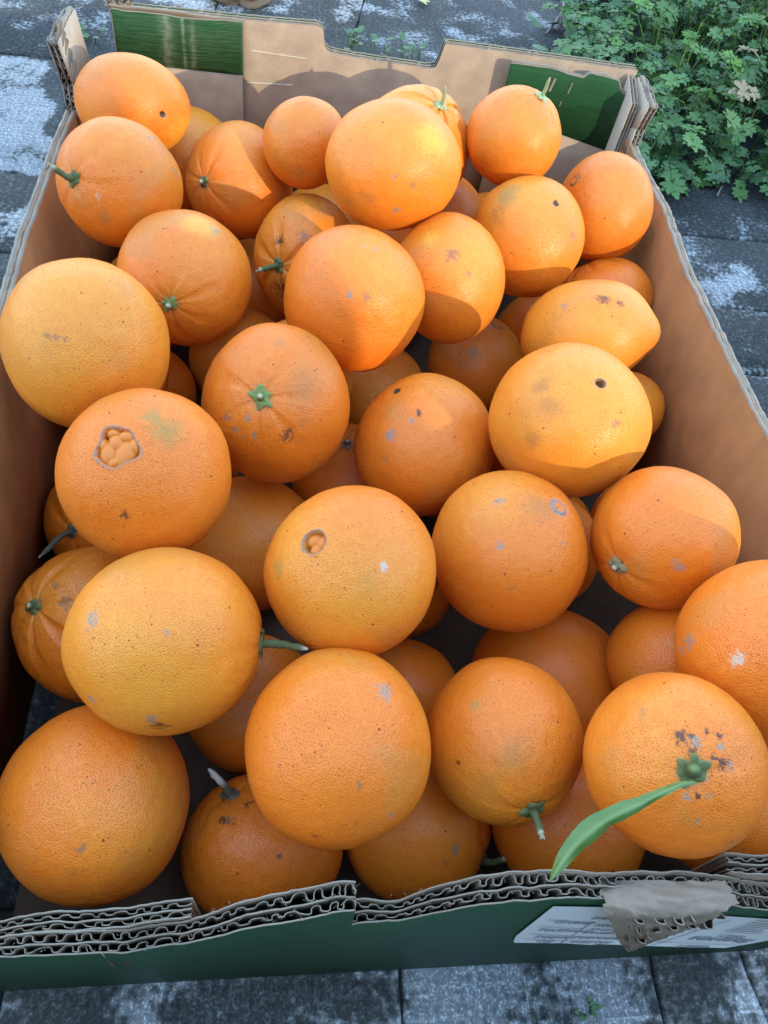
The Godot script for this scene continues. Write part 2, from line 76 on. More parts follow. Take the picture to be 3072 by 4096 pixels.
var LEAF := [[Vector3(0.0900, 0.2015, 0.2684), 0.0005], [Vector3(0.0838, 0.2018, 0.2692), 0.0008], [Vector3(0.0765, 0.2009, 0.2716), 0.0013], [Vector3(0.0686, 0.1992, 0.2747), 0.0021], [Vector3(0.0607, 0.1980, 0.2774), 0.0029], [Vector3(0.0529, 0.1962, 0.2808), 0.0036], [Vector3(0.0469, 0.1945, 0.2845), 0.0035], [Vector3(0.0417, 0.1925, 0.2888), 0.0029], [Vector3(0.0376, 0.1907, 0.2931), 0.0016], [Vector3(0.0342, 0.1891, 0.2972), 0.0002]]

# piles of pale lichen on the paving: x, z, radius x, radius z, strength
var LICHEN := [
	[-0.33, -0.90, 0.26, 0.10, 0.34], [-0.42, -0.76, 0.16, 0.05, 0.20], [-0.24, -0.77, 0.10, 0.05, 0.20], [-0.20, -0.83, 0.07, 0.04, 0.3], [-0.36, -0.325, 0.09, 0.030, 0.30], [-0.33, -0.29, 0.05, 0.015, 0.16],
	[0.02, -0.90, 0.12, 0.09, 0.24], [0.13, -0.84, 0.16, 0.08, 0.22], [0.24, -0.95, 0.14, 0.09, 0.22], [0.05, -0.78, 0.10, 0.03, 0.14], [0.22, -0.70, 0.10, 0.06, 0.12], [-0.04, -0.82, 0.06, 0.02, 0.2],
	[0.41, -0.315, 0.06, 0.035, 0.36], [0.39, -0.345, 0.022, 0.035, 0.36], [0.37, -0.285, 0.05, 0.018, 0.26], [0.45, -0.29, 0.05, 0.02, 0.30], [0.38, -0.176, 0.05, 0.006, 0.42], [0.50, -0.42, 0.10, 0.04, 0.14],
	[0.045, 0.33, 0.06, 0.05, 0.52], [0.10, 0.31, 0.06, 0.04, 0.42], [0.13, 0.34, 0.05, 0.04, 0.36], [-0.103, 0.308, 0.017, 0.009, 0.50], [-0.118, 0.322, 0.011, 0.016, 0.50], [-0.085, 0.304, 0.014, 0.004, 0.40],
	[0.215, 0.31, 0.022, 0.04, 0.40], [-0.20, 0.33, 0.02, 0.03, 0.24], [-0.60, -0.1, 0.12, 0.2, 0.3], [-0.5, 0.3, 0.1, 0.1, 0.3], [0.6, 0.2, 0.2, 0.12, 0.3], [0.8, -0.15, 0.2, 0.1, 0.3],
]
var BLEMISH := {"g": Color(0.30, 0.205, 0.14), "w": Color(0.55, 0.43, 0.32), "d": Color(0.035, 0.022, 0.02), "b": Color(0.34, 0.13, 0.045), "k": Color(0.12, 0.035, 0.012), "o": Color(0.30, 0.20, 0.04), "y": Color(0.78, 0.40, 0.045), "f": Color(0.42, 0.15, 0.03)}

var SCORES := [[Vector3(-0.0969, 0.1894, -0.2870), Vector3(-0.0543, 0.1881, -0.2870)], [Vector3(-0.1000, 0.1655, -0.2870), Vector3(-0.0646, 0.1672, -0.2870)]]
var M := {}
var used := {}
var nz := FastNoiseLite.new()
var nz2 := FastNoiseLite.new()

# ---------------------------------------------------------------- helpers
func numbered(called: String) -> String:
	var n: int = used.get(called, 0)
	used[called] = n + 1
	return called if n == 0 else "%s_%03d" % [called, n]

func tag(o: Node3D, label: String, category: String, group := "", kind := "") -> void:
	if label != "": o.set_meta("label", label)
	if category != "": o.set_meta("category", category)
	if group != "": o.set_meta("group", group)
	if kind != "": o.set_meta("kind", kind)

func thing(called: String, at := Vector3.ZERO) -> Node3D:
	var o := Node3D.new()
	o.name = numbered(called)
	o.position = at
	add_child(o, true)
	return o

func put(called: String, mesh: Mesh, mat: Material, parent: Node) -> MeshInstance3D:
	var o := MeshInstance3D.new()
	o.mesh = mesh
	o.material_override = null
	if mat: mesh.surface_set_material(0, mat) if mesh.get_surface_count() > 0 and mesh.surface_get_material(0) == null else o.set_surface_override_material(0, mat)
	if parent == self:
		o.name = numbered(called)
	else:
		var n := 0
		for c in parent.get_children():
			if str(c.name).begins_with(called): n += 1
		o.name = called if n == 0 else "%s_%03d" % [called, n]
	parent.add_child(o, true)
	return o

func part(called: String, parent: Node) -> Node3D:
	var o := Node3D.new()
	o.name = called
	parent.add_child(o, true)
	return o

func array_mesh(v: PackedVector3Array, n: PackedVector3Array, c: PackedColorArray, uv: PackedVector2Array, idx: PackedInt32Array) -> ArrayMesh:
	var a := []
	a.resize(Mesh.ARRAY_MAX)
	a[Mesh.ARRAY_VERTEX] = v
	if n.size(): a[Mesh.ARRAY_NORMAL] = n
	if c.size(): a[Mesh.ARRAY_COLOR] = c
	if uv.size(): a[Mesh.ARRAY_TEX_UV] = uv
	a[Mesh.ARRAY_INDEX] = idx
	var m := ArrayMesh.new()
	m.add_surface_from_arrays(Mesh.PRIMITIVE_TRIANGLES, a)
	return m

func quad(st: SurfaceTool, a: Vector3, b: Vector3, c: Vector3, d: Vector3, ua := Vector2.ZERO, ub := Vector2.ZERO, uc := Vector2.ZERO, ud := Vector2.ZERO) -> void:
	var p := [a, b, c, a, c, d]
	var u := [ua, ub, uc, ua, uc, ud]
	for i in 6:
		st.set_uv(u[i])
		st.add_vertex(p[i])

# a sheet of card between two rows of points, with thickness
func sheet(A: Array, B: Array, N: Array, t: float, cap: Material = null, body: Material = null) -> ArrayMesh:
	var st := SurfaceTool.new()
	st.begin(Mesh.PRIMITIVE_TRIANGLES)
	var edge := st
	if cap:
		edge = SurfaceTool.new()
		edge.begin(Mesh.PRIMITIVE_TRIANGLES)

	var s := 0.0
	for i in A.size() - 1:
		var a: Vector3 = A[i]
		var b: Vector3 = B[i]
		var a2: Vector3 = A[i + 1]
		var b2: Vector3 = B[i + 1]
		var n: Vector3 = N[i] * t
		var n2: Vector3 = N[i + 1] * t
		var s2 := s + a.distance_to(a2)
		var h := a.distance_to(b)
		var h2 := a2.distance_to(b2)
		quad(st, a, a2, b2, b, Vector2(s, 0), Vector2(s2, 0), Vector2(s2, h2), Vector2(s, h))
		quad(st, a2 + n2, a + n, b + n, b2 + n2, Vector2(s2, 0), Vector2(s, 0), Vector2(s, h), Vector2(s2, h2))
		if cap: # the torn lip of the sheet, 0.6 mm deep
			var l: Vector3 = (b - a).normalized() * 0.0006
			var l2: Vector3 = (b2 - a2).normalized() * 0.0006
			quad(edge, a, a2, a2 + l2 - n2 * 0.06, a + l - n * 0.06)
			quad(edge, a2 + n2, a + n, a + n * 1.06 + l, a2 + n2 * 1.06 + l2)
		quad(edge, a + n, a2 + n2, a2, a, Vector2(s, 0), Vector2(s2, 0), Vector2(s2, t), Vector2(s, t))
		quad(st, b, b2, b2 + n2, b + n, Vector2(s, 0), Vector2(s2, 0), Vector2(s2, t), Vector2(s, t))
		s = s2
	var e := A.size() - 1
	quad(st, A[0] + N[0] * t, A[0], B[0], B[0] + N[0] * t, Vector2(0, 0), Vector2(t, 0), Vector2(t, 0.1), Vector2(0, 0.1))
	quad(st, A[e], A[e] + N[e] * t, B[e] + N[e] * t, B[e], Vector2(0, 0), Vector2(t, 0), Vector2(t, 0.1), Vector2(0, 0.1))
	st.generate_normals()
	var mesh := st.commit()
	if cap:
		edge.generate_normals()
		edge.commit(mesh)
		mesh.surface_set_material(0, body)
		mesh.surface_set_material(1, cap)
	return mesh

# corrugated paper: a wavy ribbon that follows a row of edge points, runs off along E
func fluting(P: Array, N: Array, E: Array, amp: float, pitch: float, depth: float, t: float, seed_at: float, crush := 0.0) -> ArrayMesh:
	var len := 0.0
	for i in P.size() - 1: len += P[i].distance_to(P[i + 1])
	var steps := int(len / pitch * 14.0)
	var A := []
	var B := []
	var NN := []
	var seg := 0
	var done := 0.0
	var pts := []
	for k in steps + 1:
		var s := len * k / steps
		while seg < P.size() - 2 and s > done + P[seg].distance_to(P[seg + 1]):
			done += P[seg].distance_to(P[seg + 1])
			seg += 1
		var f: float = clampf((s - done) / P[seg].distance_to(P[seg + 1]), 0, 1)
		var p: Vector3 = P[seg].lerp(P[seg + 1], f)
		var n: Vector3 = N[seg].lerp(N[seg + 1], f)
		var room := n.length()
		n = n.normalized()
		var tangent: Vector3 = (P[seg + 1] - P[seg]).normalized()
		var e: Vector3 = E[seg].lerp(E[seg + 1], f)
		var ph := TAU * s / pitch + 2.4 * nz.get_noise_2d(s * 5000.0, seed_at) + seed_at
		var a := amp * (1.0 + 0.45 * nz.get_noise_2d(s * 3000.0, seed_at + 50.0))
		var cr := 1.0 - crush * clampf(0.5 + 1.6 * nz.get_noise_2d(s * 1500.0, seed_at + 90.0), 0, 1)
		var w := signf(sin(ph)) * pow(absf(sin(ph)), 0.9) * a * cr * room
		var sh := -sin(2.0 * ph + 0.35) * pitch * 0.075 + nz.get_noise_2d(s * 9000.0, seed_at + 20.0) * pitch * 0.12
		var low := 0.0004 + 0.0030 * absf(nz.get_noise_2d(s * 12000.0, seed_at + 33.0))
		pts.append([p + n * w + tangent * (sh + 0.0007 * nz.get_noise_2d(s * 2600.0, seed_at + 140.0)) + e.normalized() * low, n, e])
	for k in pts.size():
		var q: Vector3 = pts[k][0]
		var d: Vector3 = (pts[mini(k + 1, pts.size() - 1)][0] - pts[maxi(k - 1, 0)][0])
		var e: Vector3 = pts[k][2].normalized()
		var nn := d.cross(e).normalized()
		A.append(q)
		B.append(q + e * depth)
		NN.append(nn)
	return sheet(A, B, NN, t, M.torn, M.flute)

func tube(pts: Array, radii: Array, sides := 8, rough := 0.0, seed_at := 0.0, cols: Array = []) -> ArrayMesh:
	var v := PackedVector3Array()
	var n := PackedVector3Array()
	var c := PackedColorArray()
	var idx := PackedInt32Array()
	var side := Vector3.RIGHT
	for i in pts.size():
		var d: Vector3 = (pts[mini(i + 1, pts.size() - 1)] - pts[maxi(i - 1, 0)]).normalized()
		side = (side - d * side.dot(d)).normalized()
		if side.length() < 0.5: side = d.cross(Vector3.FORWARD).normalized()
		var up := d.cross(side)
		for k in sides:
			var a := TAU * k / sides
			var o := side * cos(a) + up * sin(a)
			var r: float = radii[i] * (1.0 + rough * nz.get_noise_3d(k * 40.0, i * 60.0, seed_at))
			v.append(pts[i] + o * r)
			n.append(o)
			if cols.size(): c.append(cols[i])
	for i in pts.size() - 1:
		for k in sides:
			var a := i * sides + k
			var b := i * sides + (k + 1) % sides
			idx.append_array([a, b + sides, b, a, a + sides, b + sides])
	for cap in [0, pts.size() - 1]:
		var m := v.size()
		var d: Vector3 = (pts[0] - pts[1]).normalized() if cap == 0 else (pts[cap] - pts[cap - 1]).normalized()
		v.append(pts[cap] + d * radii[cap] * 0.2)
		n.append(d)
		if cols.size(): c.append(cols[cap])
		for k in sides:
			var a: int = cap * sides + k
			var b: int = cap * sides + (k + 1) % sides
			idx.append_array([m, a, b] if cap == 0 else [m, b, a])
	return array_mesh(v, n, c, PackedVector2Array(), idx)

func curve_pts(keys: Array, count: int) -> Array:
	var out := []
	for k in count:
		var f := float(k) / (count - 1) * (keys.size() - 1)
		var i := mini(int(f), keys.size() - 2)
		var a: Vector3 = keys[maxi(i - 1, 0)]
		var d: Vector3 = keys[mini(i + 2, keys.size() - 1)]
		out.append(keys[i].cubic_interpolate(keys[i + 1], a, d, f - i))
	return out

func table(keys: Array, x: float) -> float:
	for i in keys.size() - 1:
		if x <= keys[i + 1][0]:
			return lerpf(keys[i][1], keys[i + 1][1], clampf((x - keys[i][0]) / maxf(keys[i + 1][0] - keys[i][0], 1e-6), 0, 1))
	return keys[-1][1]

func lin(r: float, g: float, b: float) -> Color:
	return Color(r, g, b).linear_to_srgb()

func mat(called: String, color: Color, rough: float, spec := 0.5) -> StandardMaterial3D:
	var m := StandardMaterial3D.new()
	m.resource_name = called
	m.albedo_color = color
	m.roughness = rough
	m.metallic_specular = spec
	M[called] = m
	return m

func noise_bytes(kind: int, freq: float, octaves: int, sd: int, w: int, h: int, seamless := false) -> PackedByteArray:
	var f := FastNoiseLite.new()
	f.noise_type = kind
	f.frequency = freq
	f.fractal_octaves = octaves
	f.seed = sd
	if octaves == 1: f.fractal_type = FastNoiseLite.FRACTAL_NONE
	var im := f.get_seamless_image(w, h, false, false, 0.15, true) if seamless else f.get_image(w, h, false, false, true)
	im.convert(Image.FORMAT_L8)
	return im.get_data()

func texture(im: Image) -> ImageTexture:
	return ImageTexture.create_from_image(im)

func gray_image(d: PackedByteArray, w: int, h: int) -> Image:
	return Image.create_from_data(w, h, false, Image.FORMAT_L8, d)

# ---------------------------------------------------------------- materials
func make_materials() -> void:
	# --- orange peel: pores as relief and as slightly darker dots
	var w := 512
	var f := FastNoiseLite.new()
	f.noise_type = FastNoiseLite.TYPE_CELLULAR
	f.cellular_return_type = FastNoiseLite.RETURN_DISTANCE
	f.cellular_distance_function = FastNoiseLite.DISTANCE_EUCLIDEAN
	f.cellular_jitter = 0.85
	f.frequency = 1.0 / 18.5
	f.fractal_type = FastNoiseLite.FRACTAL_NONE
	f.seed = 11
	var cell := f.get_seamless_image(w, w, false, false, 0.12, true)
	cell.convert(Image.FORMAT_L8)
	var cd := cell.get_data()
	var big := noise_bytes(FastNoiseLite.TYPE_SIMPLEX_SMOOTH, 0.012, 2, 3, w, w, true)
	var bump := PackedByteArray()
	bump.resize(w * w)
	var alb := PackedByteArray()
	alb.resize(w * w * 3)
	for i in w * w:
		var d := cd[i] / 255.0
		var pore := clampf(1.0 - d / 0.34, 0, 1)
		var dome := clampf(d * 1.2, 0, 1)
		bump[i] = int(clampf(0.72 - 0.6 * pore * pore + 0.18 * dome + 0.08 * (big[i] / 255.0 - 0.5), 0, 1) * 255)
		var k := smoothstep(0.30, 0.9, pore) * clampf(1.9 * big[i] / 255.0 - 0.25, 0.05, 1.3)
		alb[i * 3] = int(255 * (1.0 - 0.07 * k))
		alb[i * 3 + 1] = int(255 * (1.0 - 0.16 * k))
		alb[i * 3 + 2] = int(255 * (1.0 - 0.20 * k))
	var pores := texture(Image.create_from_data(w, w, false, Image.FORMAT_RGB8, alb))
	var relief := texture(gray_image(bump, w, w))
	# --- sparse dark specks and pale flecks on the peel
	var sw := 1024
	var specks := Image.create(sw, sw, false, Image.FORMAT_RGBA8)
	specks.fill(Color(1, 1, 1, 1))
	var rng := RandomNumberGenerator.new()
	rng.seed = 77
	for k in 620:
		var x := rng.randi_range(6, sw - 14)
		var y := rng.randi_range(6, sw - 14)
		var r := rng.randf_range(0.8, 2.0) * (1.8 if rng.randf() < 0.08 else 1.0)
		var dark := rng.randf_range(0.35, 0.8)
		for dx in range(-4, 5):
			for dy in range(-4, 5):
				var q := Vector2(dx, dy).length() + rng.randf_range(-0.5, 0.5)
				if q < r: specks.set_pixel(x + dx, y + dy, Color(dark, dark * 0.85, dark * 0.8))
	for k in 60:
		var p := Vector2(rng.randf_range(30, sw - 30), rng.randf_range(30, sw - 30))
		var a := rng.randf() * TAU
		for s in rng.randi_range(8, 30):
			a += rng.randf_range(-0.5, 0.5)
			p += Vector2.from_angle(a) * 1.2
			if p.x > 3 and p.y > 3 and p.x < sw - 3 and p.y < sw - 3:
				specks.set_pixelv(Vector2i(p), Color(0.72, 0.66, 0.62))
	var speck_tex := texture(specks)
	var peel := mat("peel", Color.WHITE, 0.42, 0.46)
	peel.vertex_color_use_as_albedo = true
	peel.albedo_texture = pores
	peel.uv1_triplanar = true
	peel.uv1_triplanar_sharpness = 6.0
	peel.uv1_scale = Vector3.ONE / 0.029
	peel.heightmap_enabled = true
	peel.heightmap_texture = relief
	peel.heightmap_scale = 0.040
	peel.detail_enabled = true
	peel.detail_blend_mode = BaseMaterial3D.BLEND_MODE_MUL
	peel.detail_albedo = speck_tex
	peel.detail_uv_layer = BaseMaterial3D.DETAIL_UV_2
	peel.uv2_triplanar = true
	peel.uv2_triplanar_sharpness = 6.0
	peel.uv2_scale = Vector3.ONE / 0.16
	# --- stems, calyx, leaves
	var stem := mat("stem", Color.WHITE, 0.75, 0.4)
	stem.vertex_color_use_as_albedo = true
	var leaf := mat("leaf", lin(0.06, 0.155, 0.04), 0.42, 0.5)
	leaf.backlight_enabled = true
	leaf.backlight = Color(0.35, 0.35, 0.35)
	for k in 5:
		var g: Array = [[0.040, 0.112, 0.020], [0.030, 0.086, 0.018], [0.054, 0.135, 0.022], [0.075, 0.18, 0.022], [0.17, 0.14, 0.07]][k]
		var lm := mat("herb_%d" % k, lin(g[0], g[1], g[2]), 0.5, 0.5)
		lm.backlight_enabled = true
		lm.backlight = Color(0.3, 0.3, 0.3)
	# --- card
	var fib := noise_bytes(FastNoiseLite.TYPE_SIMPLEX, 0.09, 4, 21, 512, 512, true)
	var soft := noise_bytes(FastNoiseLite.TYPE_SIMPLEX_SMOOTH, 0.008, 3, 22, 512, 512, true)
	var kd := PackedByteArray()
	kd.resize(512 * 512 * 3)
	for i in 512 * 512:
		var a := 0.86 + 0.06 * (fib[i] / 255.0) + 0.14 * (soft[i] / 255.0 - 0.5)
		kd[i * 3] = int(clampf(a, 0, 1) * 255)
		kd[i * 3 + 1] = int(clampf(a * 0.99, 0, 1) * 255)
		kd[i * 3 + 2] = int(clampf(a * 0.97, 0, 1) * 255)
	var card_tex := texture(Image.create_from_data(512, 512, false, Image.FORMAT_RGB8, kd))
	var card_bump := texture(gray_image(fib, 512, 512))
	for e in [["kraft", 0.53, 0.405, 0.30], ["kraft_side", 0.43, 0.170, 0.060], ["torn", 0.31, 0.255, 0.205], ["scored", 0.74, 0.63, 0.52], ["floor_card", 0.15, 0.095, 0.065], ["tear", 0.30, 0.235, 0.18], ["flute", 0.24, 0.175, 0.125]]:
		var m := mat(e[0], lin(e[1], e[2], e[3]), 0.88, 0.3)
		m.albedo_texture = card_tex
		m.uv1_triplanar = true
		m.uv1_world_triplanar = true
		m.uv1_scale = Vector3(9, 9, 9)
		m.heightmap_enabled = true
		m.heightmap_texture = card_bump
		m.heightmap_scale = 0.007
	# --- green print with a wood-grain of fine lines along the board, rubbed pale on creases
	for e in [["print_dark", 0.016, 0.092, 0.034, 0.0], ["print_flap", 0.016, 0.092, 0.034, 0.10], ["print_bright", 0.016, 0.092, 0.034, 0.7]]:
		var gw := 512
		var gh := 256
		var streak := noise_bytes(FastNoiseLite.TYPE_SIMPLEX, 0.05, 3, 31, gw, gh)
		var cloud := noise_bytes(FastNoiseLite.TYPE_SIMPLEX_SMOOTH, 0.02, 3, 32, gw, gh)
		var line := noise_bytes(FastNoiseLite.TYPE_SIMPLEX, 0.23, 2, 33, 2, gh)
		var im := Image.create(gw, gh, false, Image.FORMAT_RGB8)
		var rub: float = e[4]
		for y in gh:
			for x in gw:
				var u := float(x) / gw
				var i := y * gw + x
				var g := streak[(y * gw + x / 14 + (y * 37) % 200) % (gw * gh)] / 255.0
				var l := line[y * 2] / 255.0
				var k := 0.74 + 0.22 * l + 0.20 * (g - 0.5) + 0.22 * (cloud[i] / 255.0 - 0.5)
				var s := maxf(exp(-pow((u - 0.40) / 0.045, 2.0)), maxf(exp(-pow((u - 0.53) / 0.012, 2.0)), 0.8 * exp(-pow((u - 0.60) / 0.02, 2.0)))) * rub
				s = clampf(s * smoothstep(0.25, 0.75, g * 0.6 + cloud[i] / 255.0 * 0.6) + rub * 0.45 * smoothstep(0.55, 0.8, g), 0, 0.8)
				var c := Color(e[1] * k, e[2] * k, e[3] * k).lerp(Color(0.30, 0.36, 0.27), s * 0.75)
				im.set_pixel(x, y, c.linear_to_srgb())
		var m := mat(e[0], Color.WHITE, 0.55, 0.45)
		m.albedo_texture = texture(im)
		m.uv1_scale = Vector3(2.2, 4.0, 1) if rub < 0.5 else Vector3(10.6, 25.0, 1)
	mat("label_paper", lin(0.66, 0.68, 0.66), 0.6, 0.4)
	mat("ink", lin(0.22, 0.23, 0.25), 0.7, 0.3)
	# --- paving: one map of the place, dark stone with pale lichen where the photograph has it
	var x0 := -0.65
	var z0 := -1.35
	var pw := 1184
	var ph := 1248
	var px := 1.85 / pw
	var small := Image.create(pw / 8, ph / 8, false, Image.FORMAT_L8)
	for y in ph / 8:
		for x in pw / 8:
			var p := Vector2(x0 + (x + 0.5) * px * 8, z0 + (y + 0.5) * px * 8)
			var s := 0.0
			for b in LICHEN:
				var q: float = pow((p.x - b[0]) / b[2], 2.0) + pow((p.y - b[1]) / b[3], 2.0)
				if q < 6.0: s = maxf(s, b[4] * exp(-q * 0.6))
			if p.x > -0.52 and p.x < -0.322 - 0.03 * smoothstep(-0.5, -0.62, p.y) + 0.02 * smoothstep(-0.5, -0.4, p.y) and p.y > -0.643 and p.y < -0.397: s = maxf(s, 0.46)
			small.set_pixel(x, y, Color(s, s, s))
	small.resize(pw, ph, Image.INTERPOLATE_BILINEAR)
	var bias := small.get_data()
	var n1 := noise_bytes(FastNoiseLite.TYPE_SIMPLEX, 0.021, 5, 41, pw, ph)
	var n2 := noise_bytes(FastNoiseLite.TYPE_SIMPLEX, 0.20, 2, 42, pw, ph)
	var n3 := noise_bytes(FastNoiseLite.TYPE_VALUE, 0.8, 1, 43, pw, ph)
	var n4 := noise_bytes(FastNoiseLite.TYPE_SIMPLEX_SMOOTH, 0.006, 2, 44, pw, ph)
	var pd := PackedByteArray()
	pd.resize(pw * ph * 3)
	var hd := PackedByteArray()
	hd.resize(pw * ph)
	var gam := PackedByteArray()
	gam.resize(1001)
	for i in 1001: gam[i] = int(pow(i / 1000.0, 1 / 2.2) * 255)
	for i in pw * ph:
		var a := n1[i] / 255.0 - 0.5
		var b := n2[i] / 255.0 - 0.5
		var g := n3[i] / 255.0 - 0.5
		var t := n4[i] / 255.0 - 0.5
		var L := smoothstep(0.22, 0.50, bias[i] / 255.0 * 1.25 + a * 0.62 + b * 0.30)
		var dark := 0.120 + 0.07 * t + 0.05 * b + 0.10 * maxf(g, -0.2) * 0.7
		if g > 0.34: dark += 0.09
		var pale := 0.64 + 0.14 * b + 0.10 * a + 0.05 * g
		var v := lerpf(dark, pale, L)
		pd[i * 3] = gam[int(clampf(v * (1.0 + 0.06 * t), 0, 1) * 1000)]
		pd[i * 3 + 1] = gam[int(clampf(v * 1.0, 0, 1) * 1000)]
		pd[i * 3 + 2] = gam[int(clampf(v * (0.97 + 0.04 * L), 0, 1) * 1000)]
		hd[i] = int(clampf(0.5 + 0.5 * g + 0.25 * b + 0.1 * L, 0, 1) * 255)
	var stone := mat("stone", Color.WHITE, 0.9, 0.35)
	stone.albedo_texture = texture(Image.create_from_data(pw, ph, false, Image.FORMAT_RGB8, pd))
	stone.heightmap_enabled = true
	stone.heightmap_texture = texture(gray_image(hd, pw, ph))
	stone.heightmap_scale = 0.10
	stone.vertex_color_use_as_albedo = true
	var grain := noise_bytes(FastNoiseLite.TYPE_VALUE, 0.9, 1, 46, 512, 512, true)
	var grain2 := noise_bytes(FastNoiseLite.TYPE_SIMPLEX, 0.18, 2, 47, 512, 512, true)
	var gd := PackedByteArray()
	gd.resize(512 * 512)
	for i in 512 * 512: gd[i] = int(clampf(0.56 + 0.44 * smoothstep(0.58, 0.88, grain[i] / 255.0) + 0.22 * (grain2[i] / 255.0 - 0.4), 0, 1) * 255)
	stone.detail_enabled = true
	stone.detail_blend_mode = BaseMaterial3D.BLEND_MODE_MUL
	stone.detail_albedo = texture(gray_image(gd, 512, 512))
	stone.detail_uv_layer = BaseMaterial3D.DETAIL_UV_2
	stone.uv2_triplanar = true
	stone.uv2_world_triplanar = true
	stone.uv2_scale = Vector3.ONE / 0.31
	var soil := mat("soil", lin(0.07, 0.066, 0.058), 1.0, 0.2)
	soil.albedo_texture = card_tex
	soil.uv1_triplanar = true
	soil.uv1_world_triplanar = true
	soil.uv1_scale = Vector3(7, 7, 7)
	var plaster := mat("plaster", lin(0.30, 0.27, 0.23), 0.95, 0.3)
	plaster.albedo_texture = card_tex
	plaster.uv1_triplanar = true
	plaster.uv1_world_triplanar = true
	plaster.uv1_scale = Vector3(2, 2, 2)
	var clod := mat("clod", lin(0.17, 0.14, 0.12), 1.0, 0.2)
	clod.albedo_texture = card_tex
	clod.uv1_triplanar = true
	clod.uv1_scale = Vector3(20, 20, 20)

